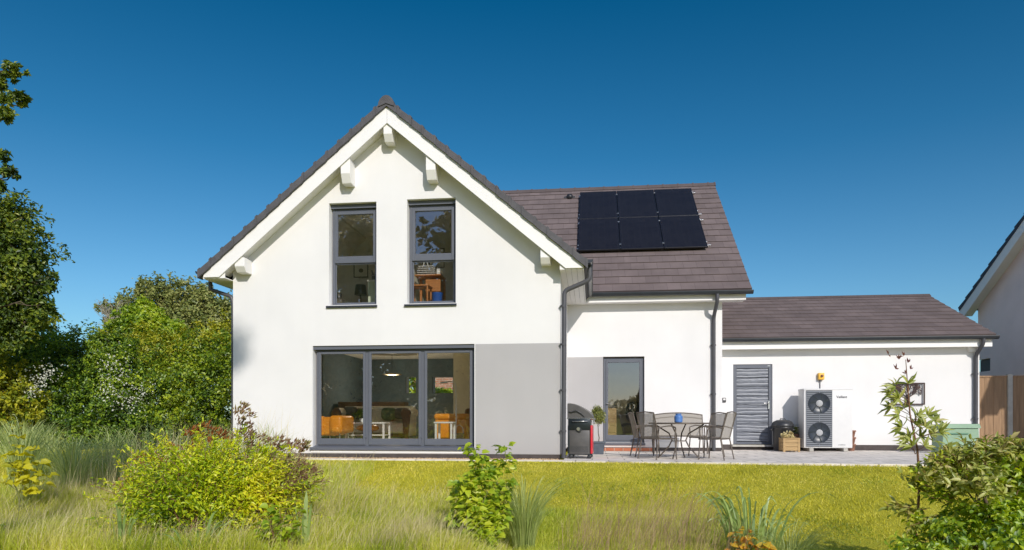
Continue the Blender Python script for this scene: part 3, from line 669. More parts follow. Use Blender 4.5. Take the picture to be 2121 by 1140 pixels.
# shaped downpipe from the hopper back to the corner
pX = XC+XW+.055
def bendpts(cs, k=5, rr=.09):
    cs = [Vector(c) for c in cs]; o = [cs[0]]
    for i in range(1, len(cs)-1):
        a = (cs[i-1]-cs[i]).normalized(); b = (cs[i+1]-cs[i]).normalized()
        for j in range(k+1):
            t = j/k; p0 = cs[i]+a*rr; p2 = cs[i]+b*rr; o.append(p0.lerp(cs[i], t).lerp(cs[i].lerp(p2, t), t))
    o.append(cs[-1]); return o
pipe(bendpts([(XC+XE+.05, YF-.06, 3.80), (XC+XE+.05, YF-.06, 3.50), (pX+.02, YF-.05, 3.30), (pX+.005, YF-.055, 0.02)]), house, .046, clips=(3.0, 2.25, 1.35, .55))
pipe(bendpts([(XC-XE-.04, YF+.1, 3.77), (XC-XE-.04, YF+.1, 3.52), (XC-XW-.09, YF+.1, 3.36), (XC-XW-.05, YF+.1, 3.2), (XC-XW-.05, YF+.1, 0.0)], rr=.06), house, .04, clips=(2.6, 1.3))
pipe(bendpts([(2.98, 16.98, 3.83), (2.98, 16.98, 3.62), (2.96, YW-.055, 3.30), (2.96, YW-.055, 0.02)]), house, .046, clips=(2.6, 1.4, .4))
hp = MB(); hp.tube([(XC+XE+.05, YF-.06, 3.74), (XC+XE+.05, YF-.06, 3.86)], [.05, .075], 12); hp.build('hopper', M['gutter'], house)

# windows ---------------------------------------------------------------
def framed(mb, x0, x1, z0, z1, y, w, d, wt=None, wb=None):
    wt = wt or w; wb = wb or w
    mb.rbox(x0, x0+w, y, y+d, z0, z1, .006, 1); mb.rbox(x1-w, x1, y, y+d, z0, z1, .006, 1)
    mb.rbox(x0+w-.002, x1-w+.002, y+.002, y+d-.002, z1-wt, z1, .006, 1); mb.rbox(x0+w-.002, x1-w+.002, y+.002, y+d-.002, z0, z0+wb, .006, 1)
for (x0, x1, z0, z1) in (W1, W2):
    wn = MB(); y = YF+.16
    wn.box(x0+.001, x1-.001, YF+.10, YF+.2, z1-.085, z1-.001)      # dark box standing in for the dark-coated underside of the head reveal
    framed(wn, x0+.012, x1-.005, z0, z1-.085, y, .055, .07)
    w_ = wn.build('window', M['frame'], house)
    zm = z0 + (z1-z0)*.46
    sb = MB(); framed(sb, x0+.065, x1-.055, zm-.075, z1-.14, y-.022, .062, .05, wb=.14); sb.build('sash', M['frame'], w_)
    lb = MB(); framed(lb, x0+.067, x1-.060, z0+.05, zm-.077, y+.012, .024, .03); lb.build('sash', M['frame'], w_)
    MB().pane(x0+.12, x1-.11, y+.012, y+.020, zm+.05, z1-.19).build('pane', M['glass'], w_)
    MB().pane(x0+.085, x1-.08, y+.026, y+.034, z0+.07, zm-.095).build('pane', M['glass'], w_)
    sl_ = MB(); sl_.prism([(YF-.045, z0-.06), (YF-.045, z0-.02), (YF+.17, z0+.01), (YF+.17, z0-.06)], x0-.05, x1+.02, 'X'); sl_.build('sill', M['gutter'], w_)
# three-sash patio window
x0, x1, z0, z1 = WB; y = YF+.12
wn = MB(); wn.box(x0, x1, YF+.03, YF+.19, z1-.075, z1-.001)
framed(wn, x0+.03, x1-.01, z0, z1-.075, y, .05, .07)
XM = [at(761, 800, YF+.12).x, at(876, 800, YF+.12).x]
for xm in XM: wn.rbox(xm-.045, xm+.045, y+.004, y+.066, z0+.04, z1-.11, .006, 1)
w_ = wn.build('window', M['frame'], house)
ed = [x0+.08] + XM + [x1-.06]
for i in range(3):
    a = ed[i] + (.035 if i else .0); b = ed[i+1] - (.035 if i < 2 else 0)
    sb = MB(); framed(sb, a, b, z0+.055, z1-.12, y-.025, .052, .05, wt=.045, wb=.13)
    if i < 2: sb.rbox(b-.012, b+.02, y-.032, y-.01, z0+.2, z0+.23, .003, 1)
    s_ = sb.build('sash', M['frame'], w_)
    MB().pane(a+.046, b-.046, y+.0, y+.008, z0+.175, z1-.16).build('pane', M['glass'], w_)
sl_ = MB(); sl_.prism([(YF-.05, z0-.045), (YF-.05, z0+.005), (YF+.13, z0+.04), (YF+.13, z0-.045)], x0-.05, x1+.012, 'X'); sl_.build('sill', M['frame'], w_)
MB().rbox((x0+x1)/2-.6, (x0+x1)/2-.55, y-.05, y-.03, 1.0, 1.2, .005, 1)
MB().box(x0-.03, x1+.02, YF-.012, YF+.05, .10, z0-.05).build('threshold', M['trim'], house)
# side windows added out of view, toward patio and hedge, to brighten the living room
def added_side_window(xa, y0, y1, z0, z1):
    mb = MB(); w = .06
    for yy in (y0, (y0+y1)/2-w/2, y1-w): mb.box(xa, xa+.06, yy, yy+w, z0, z1)
    mb.box(xa+.002, xa+.058, y0+.01, y1-.01, z0+.001, z0+.1); mb.box(xa+.002, xa+.058, y0+.01, y1-.01, z1-.08, z1-.001)
    w_ = mb.build('window', M['frame'], house); MB().pane(xa+.026, xa+.034, y0+w, y1-w, z0+.1, z1-.08).build('pane', M['glass'], w_)
added_side_window(XC+XW-.16, 14.25, 16.6, .2, 2.3); added_side_window(XC-XW+.10, 14.4, 17.6, .2, 2.3)
# glazed door of the wing
x0, x1, z0, z1 = DG; y = YW+.08
wn = MB(); framed(wn, x0+.01, x1-.005, z0, z1-.03, y, .065, .07); w_ = wn.build('glazed_door', M['frame'], house)
sb = MB(); framed(sb, x0+.07, x1-.065, z0+.06, z1-.09, y-.02, .055, .05, wb=.13); sb.build('sash', M['frame'], w_)
MB().pane(x0+.118, x1-.112, y+.005, y+.013, z0+.18, z1-.14).build('pane', M['glass'], w_)
sl_ = MB(); sl_.box(x0-.03, x1+.02, YW-.04, YW+.1, z0-.06, z0-.005); sl_.build('sill', M['frame'], w_)
hd = MB(); hd.tube([(x0+.09, y-.03, 1.18), (x0+.09, y-.07, 1.18), (x0+.2, y-.07, 1.18)], .011, 8); hd.build('handle', M['chrome'], w_)
MB().box(x0-.03, x1+.02, YW-.010, YW+.05, .10, z0-.06).build('threshold', M['trim'], house)
st = MB(); st.rbox(DG[0]-.25, DG[1]+.2, YW-.33, YW+.0, .0, .075, .008, 1)
step = st.build('brick_step', M['redbrick'], house)

# rooms ------------------------------------------------------------------
FZ = .20
def room(name, m, *a): return MB().box(*a).build(name, M[m], house)
ix0, ix1 = XC-XW+.302, XC+XW-.302
room('room_floor', 'floor', ix0, ix1, YF+.2, 20.98, FZ-.15, FZ)
room('room_ceiling', 'ceiling', ix0, ix1, YF+.322, 20.98, 2.66, 2.72)
room('room_wall', 'inner_dark', ix0, ix0+.03, 17.62, 20.9, FZ, 2.66)
room('room_wall', 'inner_dark', ix0+.4, at(706, 800, 19.6).x, 19.6, 19.7, FZ, 2.58) if False else None
cx = at(939, 800, 19.2).x
room('room_wall', 'cream', cx, ix1, 19.2, 19.35, FZ, 2.66)
room('room_wall', 'inner_dark', cx, cx+.1, 19.36, 20.9, FZ, 2.66)
room('room_wall', 'cream', ix1-.03, ix1, 16.62, 19.2, FZ, 2.66)
bk = room('room_wall', 'inner_dark', ix0+.03, cx, 20.90, 20.98, FZ, 2.66); carve(bk, [(a, b, 20.8, 21.1, c, d) for (a, b, c, d) in RW], house)
# door casings deep in the room, pale grey
cs = MB()
for px in (676, 702):
    a = at(px, 800, 20.5).x; cs.box(a, a+.09, 20.5, 20.56, FZ, 2.5)
cs.build('door_casing', M['greywall'], house)
room('upper_floor', 'ceiling', XC-XW+.302, XC+XW-.302, YF+.321, 19.9, 2.73, 2.95)
MB().prism([(XC-XW+.302, 2.95), (XC-.05, 2.95), (XC-.05, 5.42), (XC-1.7, 5.42), (XC-XW+.302, zt(XC-XW+.302, -.32))], 17.0, 17.1).build('room_wall', M['greywall'], house)
MB().prism([(XC+.05, 2.95), (XC+XW-.302, 2.95), (XC+XW-.302, zt(XC+XW-.302, -.32)), (XC+1.7, 5.42), (XC+.05, 5.42)], 16.6, 16.7).build('room_wall', M['bluewall'], house)
room('room_wall', 'cream', XC-.05, XC+.05, YF+.33, 17.2, 2.95, 5.5)
room('room_ceiling', 'ceiling', XC-1.75, XC+1.75, YF+.33, 17.2, 5.425, 5.5)
for sg in (-1, 1):
    MB().prism([(XC+sg*1.70, 5.36), (XC+sg*3.12, 5.36-1.42*TG), (XC+sg*3.12, 5.42-1.42*TG), (XC+sg*1.70, 5.42)], YF+.33, 17.2).build('room_ceiling', M['ceiling'], house)
    MB().box(XC+sg*3.12, XC+sg*3.10, YF+.33, 17.2, 2.95, 4.45).build('room_wall', M['greywall'], house)
# wing room
room('room_floor', 'floor', XC+XW+.02, 2.86, YW+.31, 22, FZ-.15, FZ)
room('room_wall', 'cream', XC+XW-.25, 2.86, 21.0, 21.1, FZ, 2.6)
room('room_ceiling', 'ceiling', XC+XW-.28, 2.86, YW+.31, 21.1, 2.6, 2.7)
room('room_wall', 'cream', XC+XW-.29, XC+XW-.25, YW+.31, 21.1, FZ, 2.6)

# roof vent --------------------------------------------------------------
rn = Vector((0, -TW, 1)).normalized()
def onroof(px, py, lift=0.0):
    """point where the wing roof meets a sight line"""
    # roof plane: z = ZE + TW*(Y-17)
    lo, hi = 16.5, 23.0
    for _ in range(40):
        md = (lo+hi)/2; p = at(px, py, md)
        if p.z > ZE + TW*(md-17.0): lo = md
        else: hi = md
    return at(px, py, lo)
v = onroof(1180, 411)
mb = MB(); mb.ball((v.x, v.y-.02, v.z+.03), (.11, .10, .10), 12, 8); mb.box(v.x-.17, v.x+.17, v.y-.05, v.y+.12, v.z-.03, v.z+.05); mb.build('roof_vent', M['black_metal'], house)

# solar panels -------------------------------------------------------------
SL = math.atan(TW); ca, sa = math.cos(SL), math.sin(SL)
tl = onroof(1199, 407); bl = onroof(1199, 528); br_ = onroof(1466, 521)
sxl = (tl.x + bl.x)/2; sxr = br_.x
sv = lambda y: (y-17.0)/ca            # distance up the slope from the eave
v0 = sv(bl.y); v1 = sv(tl.y)
def rp(x, s, lift):                   # point on roof: along x, up slope s, lifted along normal
    return Vector((x, 17.0 + s*ca, ZE + s*sa)) + rn*lift
def solar_mat():
    m, t, b = newmat('solar_glass'); tc = t.nodes.new('ShaderNodeTexCoord')
    br = t.nodes.new('ShaderNodeTexBrick'); br.offset = 0; br.inputs['Brick Width'].default_value = .165; br.inputs['Row Height'].default_value = .165; br.inputs['Scale'].default_value = 1; br.inputs['Mortar Size'].default_value = .003
    br.inputs['Color1'].default_value = (.013, .012, .016, 1); br.inputs['Color2'].default_value = (.016, .015, .019, 1); br.inputs['Mortar'].default_value = (.024, .022, .028, 1)
    t.links.new(tc.outputs['Object'], br.inputs[0]); t.links.new(br.outputs[0], b.inputs['Base Color']); b.inputs['Roughness'].default_value = .22; b.inputs['Specular IOR Level'].default_value = .25
    return m
M['solar'] = solar_mat(); M['solarframe'] = mat('solar_frame', (.012, .012, .016), .35, var=.1)
pw_ = (sxr - sxl)/3; ph = (v1-v0)/2
pos_words = [['bottom left', 'bottom middle', 'bottom right'], ['top left', 'top middle', 'top right']]
proto = None
for r_ in range(2):
    for c_ in range(3):
        org = rp(sxl + pw_*c_ + pw_/2, v0 + ph*r_ + ph/2, .12)
        if proto is None:
            t = thing('solar_panel', '', 'solar panel', org, tilt=(SL, 0)); proto = t
            g_ = .008; a, b = pw_/2 - g_, ph/2 - g_
            MB().rbox(-a+.012, a-.012, -b+.012, b-.012, -.01, .008, .002, 1).build('cells', M['solar'], t, world=False)
            fr = MB(); fr.rbox(-a, -a+.014, -b, b, -.03, .012, .003, 1); fr.rbox(a-.014, a, -b, b, -.03, .012, .003, 1); fr.rbox(-a+.014, a-.014, -b, -b+.014, -.03, .012, .003, 1); fr.rbox(-a+.014, a-.014, b-.014, b, -.03, .012, .003, 1)
            fr.build('frame', M['solarframe'], t, world=False)
            for sx, sy in ((-1, -1), (-1, 1), (1, -1), (1, 1)):
                MB().rbox(sx*a-.016, sx*a+.016, sy*b*.72-.022, sy*b*.72+.022, .010, .022, .003, 1).build('clamp', M['chrome'], t, world=False)
        else:
            t = duptree(proto); t.location = org
        tag(t, 'black solar panel at the %s of the roof array' % pos_words[r_][c_], 'solar panel', 'black solar panels on the wing roof')
for i, s in enumerate((v0+.22, v0+ph-.2, v0+ph+.2, v1-.22)):
    t = thing('mounting_rail', '%s aluminium mounting rail poking out right of the solar panels' % ['lowest', 'second lowest', 'second highest', 'highest'][i], 'rail', rp((sxl+sxr)/2, s, .05), tilt=(SL, 0), group='rails under the solar panels')
    hw = (sxr-sxl)/2
    MB().rbox(-hw-.03, hw+.07, -.02, .02, -.02, .03, .004, 1).build('rail', M['chrome'], t, world=False)
    MB().rbox(hw+.05, hw+.10, -.024, .024, -.045, .035, .004, 1).build('end_cap', M['chrome'], t, world=False)

# garage -------------------------------------------------------------------
GR = 9.48; GE0, GE1 = 3.2, 9.68; GZE, GZR, GYR, GYE = 2.83, 4.37, 21.2, 17.85
gar = thing('garage', 'low white garage wing with brown tiled roof and dark grey door', 'garage', (6.4, 19, 0))
GD = (3.59, 4.56, .085, 2.19)
gw = MB().box(3.17, GR, YG, YG+.25, .14, 2.72).build('wall', M['render'], gar); carve(gw, [(GD[0], GD[1], YG-.2, YG+.5, GD[2]-.2, GD[3])], gar)
MB().prism([(YG+.25, .0), (24.0, .0), (24.0, 2.72), (GYR, GZR-.2), (YG+.25, 2.9)], GR-.25, GR, 'X').build('wall', M['render'], gar)
MB().box(3.17, GR-.25, 23.7, 24.0, 0, 2.72).build('wall', M['render'], gar)
p_ = MB(); p_.box(3.17, GD[0], YG+.012, YG+.2, -.3, .14); p_.box(GD[1], GR-.015, YG+.012, YG+.2, -.3, .14); p_.box(GD[0], GD[1], YG+.02, YG+.2, -.3, .083); p_.build('plinth', M['plinth'], gar)
roof('roof', M['tile'], (GE0, GYE, GZE), (GE1, GYE, GZE), (GE1, GYR, GZR), (GE0, GYR, GZR), 11, parent=gar, th=.018)
roof('roof', M['tile'], (GE1, 24.4, GZE), (GE0, 24.4, GZE), (GE0, GYR, GZR), (GE1, GYR, GZR), 11, parent=gar, th=.018)
rt = MB(); x = GE0
while x < GE1-.05:
    rt.prism([(GYR-.13, GZR-.04), (GYR-.02, GZR+.045), (GYR+.02, GZR+.045), (GYR+.13, GZR-.04)], x+.004, min(x+.45, GE1+.01), 'X'); x += .45
rt.build('ridge_tiles', M['tile'], gar)
MB().box(3.175, GR+.12, GYE+.10, YG+.02, 2.57, 2.60).build('soffit', M['trim'], gar)
MB().box(3.175, GR+.15, GYE+.075, GYE+.10, 2.55, 2.80).build('fascia', M['trim'], gar)
MB().box(GR, GR+.12, GYE+.1, YG+.3, 2.60, 2.72).build('soffit', M['trim'], gar)
MB().prism([(YG-.1, 2.45), (YG+.1, 2.45), (YG+.1, 2.57), (YG-.1, 2.57)], GR-.28, GR-.02, 'X').build('bracket', M['trim'], gar)
gl = MB(); gutter(gl, (3.18, GYE-.02, 2.80), (GE1+.03, GYE-.02, 2.79), .075); gl.build('gutter', M['gutter'], gar)
pp = at(2021, 800, YG-.05)
pipe(bendpts([(pp.x+.01, GYE-.02, 2.78), (pp.x+.01, GYE-.02, 2.62), (pp.x, YG-.055, 2.36), (pp.x, YG-.055, .02)]), gar, .045, clips=(1.9, .8))
# garage door: wood-grained planks
def plank_mat():
    m, t, b = newmat('grained_door'); g_ = t.nodes.new('ShaderNodeNewGeometry')
    mp = t.nodes.new('ShaderNodeMapping'); mp.inputs['Scale'].default_value = (.8, 1, 4.6)
    t.links.new(g_.outputs['Position'], mp.inputs[0])
    n = t.nodes.new('ShaderNodeTexNoise'); n.inputs['Scale'].default_value = 2.0; n.inputs['Detail'].default_value = 3; n.inputs['Distortion'].default_value = .8
    t.links.new(mp.outputs[0], n.inputs[0])
    w2 = t.nodes.new('ShaderNodeTexWave'); w2.wave_type = 'BANDS'; w2.bands_direction = 'Z'; w2.inputs['Scale'].default_value = .75; w2.inputs['Distortion'].default_value = 4.5; w2.inputs['Detail'].default_value = 4; w2.inputs['Detail Scale'].default_value = 2.0; w2.inputs['Detail Roughness'].default_value = .6
    t.links.new(mp.outputs[0], w2.inputs[0])
    cr = t.nodes.new('ShaderNodeValToRGB'); cr.color_ramp.elements[0].position = .02; cr.color_ramp.elements[0].color = (.055, .062, .08, 1); cr.color_ramp.elements[1].position = .45; cr.color_ramp.elements[1].color = (.22, .235, .265, 1)
    e = cr.color_ramp.elements.new(.12); e.color = (.13, .14, .17, 1); e = cr.color_ramp.elements.new(1); e.color = (.15, .16, .19, 1)
    t.links.new(w2.outputs['Fac'], cr.inputs[0])
    n3 = t.nodes.new('ShaderNodeTexNoise'); n3.inputs['Scale'].default_value = 12; n3.inputs['Detail'].default_value = 6; t.links.new(mp.outputs[0], n3.inputs[0])
    mr = t.nodes.new('ShaderNodeMapRange'); mr.inputs[3].default_value = .75; mr.inputs[4].default_value = 1.25; t.links.new(n3.outputs[0], mr.inputs[0])
    mx = t.nodes.new('ShaderNodeMix'); mx.data_type = 'RGBA'; mx.blend_type = 'MULTIPLY'; mx.inputs[0].default_value = 1
    t.links.new(cr.outputs[0], mx.inputs[6]); t.links.new(mr.outputs[0], mx.inputs[7]); t.links.new(mx.outputs[2], b.inputs['Base Color'])
    b.inputs['Roughness'].default_value = .45
    bp = t.nodes.new('ShaderNodeBump'); bp.inputs['Strength'].default_value = .4; bp.inputs['Distance'].default_value = .02
    t.links.new(w2.outputs['Fac'], bp.inputs['Height']); t.links.new(bp.outputs[0], b.inputs['Normal'])
    return m
M['plank'] = plank_mat()
x0, x1, z0, z1 = GD
dm = MB(); framed(dm, x0+.004, x1-.004, z0+.06, z1-.003, YG+.02, .085, .06, wt=.10, wb=.06); door = dm.build('door', M['frame'], gar)
pk = MB(); npk = 8; za, zb = z0+.13, z1-.105
for i in range(npk):
    pk.rbox(x0+.092, x1-.092, YG+.045, YG+.07, za+(zb-za)*i/npk+.008, za+(zb-za)*(i+1)/npk-.008, .004, 1)
pk.box(x0+.09, x1-.09, YG+.071, YG+.08, za, zb); pk.build('door_leaf', M['plank'], door)
hd = MB(); zh = at(1585, 835, YG).z; hd.rbox(x1-.10, x1-.065, YG+.005, YG+.018, zh-.16, zh+.06, .004, 1); hd.tube([(x1-.085, YG+.01, zh), (x1-.085, YG-.045, zh), (x1-.21, YG-.045, zh-.005)], .011, 8); hd.build('handle', M['chrome'], door)
MB().rbox(x1-.12, x1-.05, YG+.012, YG+.019, z1-.055, z1-.035, .002, 1).build('badge', M['chrome'], door)
sl_ = MB(); sl_.box(x0-.03, x1+.03, YG-.08, YG+.03, z0-.0, z0+.05); sl_.build('sill', M['concrete'], door)

# wall-mounted things
c = at(1500, 829, YG-.02); kp = thing('entry_keypad', 'small grey entry keypad on white wall left of the plank door', 'keypad', c)
MB().rbox(c.x-.045, c.x+.045, YG-.04, YG-.0, c.z-.06, c.z+.06, .01, 2).build('body', M['pipe'], kp)
MB().rbox(c.x-.028, c.x+.028, YG-.046, YG-.038, c.z-.005, c.z+.04, .003, 1).build('screen', M['hpcase'], kp)
MB().tube([(c.x, YG-.044, c.z-.032), (c.x, YG-.049, c.z-.032)], .014, 12).build('button', M['bin'], kp)
c = at(1700, 780, YG-.03); iso = thing('isolator_switch', 'yellow isolator switch box on the wall above the heat pump', 'switch', c)
MB().rbox(c.x-.07, c.x+.07, YG-.10, YG, c.z-.085, c.z+.085, .012, 2).build('box', M['yellow'], iso)
mb = MB(); mb.tube([(c.x+.01, YG-.10, c.z+.01), (c.x+.01, YG-.125, c.z+.01)], .032, 14); mb.rbox(c.x-.012, c.x+.032, YG-.145, YG-.12, c.z-.01, c.z+.03, .004, 1); mb.build('rotary_knob', M['terracotta'], iso)
mb = MB(); mb.tube([(c.x-.02, YG-.04, c.z-.08), (c.x-.02, YG-.04, c.z-.12)], .02, 10); mb.tube(bendpts([(c.x-.02, YG-.03, c.z-.1), (c.x-.01, YG-.02, c.z-.2), (c.x-.02, YG-.02, c.z-.5)]), .009, 6); mb.build('cable', M['pipe'], iso)

# metal tree artwork
a = at(1849, 839, YG-.06); b = at(1916, 793, YG-.06)
art = thing('wall_art', 'square dark metal frame with a cut-out tree on garage wall', 'wall art', ((a.x+b.x)/2, YG-.05, a.z))
mb = MB(); framed(mb, a.x, b.x, a.z, b.z, YG-.07, .03, .035); mb.build('frame', M['rust'], art)
mb = MB(); W_, H_ = b.x-a.x, b.z-a.z; bx_ = a.x+W_*.48
def grow(p, ang, l, r, dep):
    q = (p[0]+math.cos(ang)*l, p[1]+math.sin(ang)*l)
    q = (min(b.x-.03, max(a.x+.03, q[0])), min(b.z-.03, max(a.z+.05, q[1])))
    mb.tube([(p[0], YG-.05, p[1]), (q[0], YG-.05, q[1])], [r, r*.7], 5)
    if dep:
        for k in range(3): grow(q, ang + random.uniform(-.75, .75), l*random.uniform(.62, .88), max(.0045, r*.62), dep-1)
for k in range(5): grow((bx_ + (k-2)*.018, a.z+.17), R(28+31*k), .14, .018, 4)
mb.tube([(bx_, YG-.05, a.z+.02), (bx_+.005, YG-.05, a.z+.1), (bx_, YG-.05, a.z+.2)], [.09, .04, .045], 8)
mb.build('tree_cutout', M['rust'], art)

# ------------------------------------------------------------------ heat pump
hx0 = at(1665, 900, 17.5).x; hx1 = at(1766, 900, 17.5).x; hz0 = .085; hz1 = at(1700, 806, 17.5).z; hy = 17.5
hpt = thing('heat_pump', 'tall pale grey air source heat pump with two black fans', 'heat pump', ((hx0+hx1)/2, 17.72, 0))
mb = MB(); mb.rbox(hx0, hx1, hy, hy+.46, hz0, hz1, .018, 3); mb.rbox(hx0-.008, hx1+.008, hy-.01, hy+.47, hz1-.03, hz1+.01, .008, 2); mb.build('casing', M['hpcase'], hpt)
gx0 = hx0+.05; gx1 = hx0 + (hx1-hx0)*.58
mb = MB(); mb.box(gx0, gx1, hy-.006, hy+.01, hz0+.03, hz1-.035); mb.build('grille_back', M['hpslot'], hpt)
mb = MB(); n = 27
for i in range(n):
    z = hz0+.035 + (hz1-.04-hz0-.035)*(i+.5)/n; mb.box(gx0, gx1, hy-.018, hy-.007, z-.0145, z+.0145)
for xx in (gx0, (gx0+gx1)/2, gx1-.012): mb.box(xx, xx+.012, hy-.021, hy-.018, hz0+.03, hz1-.035)
mb.build('grille', M['hpgrille'], hpt)
gc = (gx0+gx1)/2; fr_ = (gx1-gx0)*.42
for zc in (hz0 + (hz1-hz0)*.755, hz0+(hz1-hz0)*.26):
    mb = MB(); mb.lathe((gc, hy-.024, zc), [(fr_, .0), (fr_, -.006), (fr_*.97, -.008), (fr_*.96, -.004), (fr_*.3, -.004)], 40, axis='Y'); fo = mb.build('fan', M['fan'], hpt)
    mb = MB()
    for k in range(7):
        a0 = k*2*math.pi/7
        ps = [(gc + rr*math.cos(a0+da), hy-.031, zc + rr*math.sin(a0+da)) for rr, da in ((fr_*.3, 0), (fr_*.93, .35), (fr_*.93, .5), (fr_*.3, .2))]
        mb.add(ps, [(0, 1, 2, 3)])
    mb.build('blades', M['pipe'] if False else M['bbqdark'], fo)
    mb = MB(); mb.lathe((gc, hy-.03, zc), [(fr_*.30, 0), (fr_*.30, -.008), (fr_*.24, -.014), (.002, -.016)], 24, axis='Y'); mb.build('hub', M['hpcase'], fo)
    mb = MB()
    for i in range(7):
        z = zc - fr_*.22 + fr_*.44*i/6; hw = math.sqrt(max(0, (fr_*.27)**2-(z-zc)**2)); mb.box(gc-hw, gc+hw, hy-.050, hy-.046, z-.004, z+.004)
    mb.build('hub_slots', M['hpgrille'], fo)
mb = MB()
for xx in (hx0+.12, hx1-.22): mb.rbox(xx, xx+.1, hy-.04, hy+.5, .0, .085, .01, 1)
mb.build('feet', M['concrete'], hpt)
def lettering(txt, size, x, y, z, parent, m, name='lettering'):
    cu = bpy.data.curves.new(name, 'FONT'); cu.body = txt; cu.size = size; cu.extrude = .001; cu.align_x = 'CENTER'; cu.offset = size*.015
    tmp = bpy.data.objects.new('tmp', cu); COL.objects.link(tmp); bpy.context.view_layer.update()
    me = bpy.data.meshes.new_from_object(tmp.evaluated_get(bpy.context.evaluated_depsgraph_get())); bpy.data.objects.remove(tmp)
    o = bpy.data.objects.new(name, me); COL.objects.link(o); o.parent = parent
    me.materials.clear(); me.materials.append(m)
    o.location = Vector((x, y, z)) - root_loc(parent); o.rotation_euler = (R(90), 0, 0); return o
lettering('Vaillant', .085, gx1 + (hx1-gx1)*.47, hy-.003, hz0+(hz1-hz0)*.845, hpt, M['fan'])
lettering('aroTHERM plus', .028, gx1 + (hx1-gx1)*.47, hy-.003, hz0+.07, hpt, M['hpgrille'])

# dustbin
c = at(1621, 932, 17.85); c.z = 0
bn = thing('dustbin', 'black dustbin with domed lid beside the heat pump', 'dustbin', c)
mb = MB(); mb.lathe((c.x, c.y, 0), [(.20, 0), (.215, .03), (.235, .55), (.25, .56), (.25, .60), (.0, .60)], 28); mb.build('body', M['bin'], bn)
mb = MB(); mb.lathe((c.x, c.y, .60), [(.262, 0), (.272, .015), (.265, .05), (.225, .12), (.14, .165), (.002, .18)], 28); mb.tube([(c.x-.07, c.y, .76), (c.x-.05, c.y, .80), (c.x+.05, c.y, .80), (c.x+.07, c.y, .76)], .012, 6); mb.build('lid', M['bin'], bn)
mb = MB(); mb.tube([(c.x+.24, c.y-.02, .52), (c.x+.30, c.y-.02, .52)], .02, 8); mb.tube([(c.x-.24, c.y-.02, .52), (c.x-.29, c.y-.02, .52)], .02, 8); mb.build('handle', M['bin'], bn)
# wooden planter
c = at(1635, 935, 17.35); c.z = 0
pt = thing('wooden_planter', 'small square timber planter with dried plant before the black dustbin', 'planter', c)
mb = MB()
for i in range(3): mb.rbox(c.x-.185, c.x+.185, c.y-.185, c.y+.185, .03+i*.095, .03+i*.095+.09, .006, 1)
for sx in (-1, 1):
    for sy in (-1, 1): mb.rbox(c.x+sx*.17-.025, c.x+sx*.17+.025, c.y+sy*.17-.025, c.y+sy*.17+.025, 0, .315, .004, 1)
mb.rbox(c.x-.20, c.x+.20, c.y-.20, c.y+.20, .313, .335, .005, 1); mb.build('box', M['planter'], pt)
foliage('plant', L['seed'], pt, [((c.x-.02, c.y, .38), (.13, .12, .10))], 420, .06, .6)
# tall pot with grasses behind
c = at(1650, 925, 18.0); c.z = 0; c.x -= .03
t = thing('terracotta_pot', 'brown plant pot tucked between dustbin and heat pump', 'pot', c)
mb = MB(); mb.lathe((c.x, c.y, 0), [(.08, 0), (.12, .36), (.135, .38), (.135, .42), (.11, .42), (.1, .38), (.01, .38)], 20); mb.build('pot', M['terracotta'], t)
foliage('plant', L['olive'], t, [((c.x, c.y, .48), (.10, .09, .13))], 260, .07, .3)
# stacked terracotta pots right of the heat pump
c = at(1764, 925, 17.95); c.z = 0
t = thing('pot_stack', 'stack of brown terracotta pots right of the heat pump', 'pots', c)
for k in range(3):
    z = k*.17; mb = MB(); mb.lathe((c.x, c.y, z), [(.06, 0), (.085, .13), (.10, .135), (.10, .17), (.01, .165)], 18); mb.build('pot', M['terracotta'], t)

# ------------------------------------------------------------------ barbecue
bc = at(1203, 948, 13.95); bc.z = 0
bq = thing('barbecue', 'dark grey gas barbecue with red side panels on the patio', 'barbecue', bc, rz=R(-3))
w2 = .225
mb = MB(); mb.rbox(-w2, w2-.03, -.24, .24, .09, .66, .012, 2); mb.build('cabinet', M['bbq'], bq, world=False)
for sx in (-1, 1):
    mb = MB(); mb.rbox(sx*(w2+.0)-.018, sx*(w2+.0)+.018, -.25, .25, .10, .66, .008, 2); mb.build('side_panel', M['red'] if sx > 0 else M['bbqdark'], bq, world=False)
mb = MB(); mb.rbox(-w2-.01, w2-.02, -.262, .25, .57, .80, .012, 2); mb.build('control_panel', M['bbqdark'], bq, world=False)
mb = MB(); mb.tube([(-.03, -.262, .59), (-.03, -.285, .59)], .034, 18); kn = mb.build('knob', M['chrome'], bq, world=False)
mb = MB(); mb.tube([(-.005, -.262, .575), (-.005, -.275, .575)], .043, 18); mb.build('bezel', M['bin'], kn, world=False)
mb = MB(); mb.tube([(-.15, -.275, .735), (-.15, -.30, .735), (.16, -.30, .745), (.16, -.275, .745)], .008, 8); mb.build('towel_rail', M['chrome'], bq, world=False)
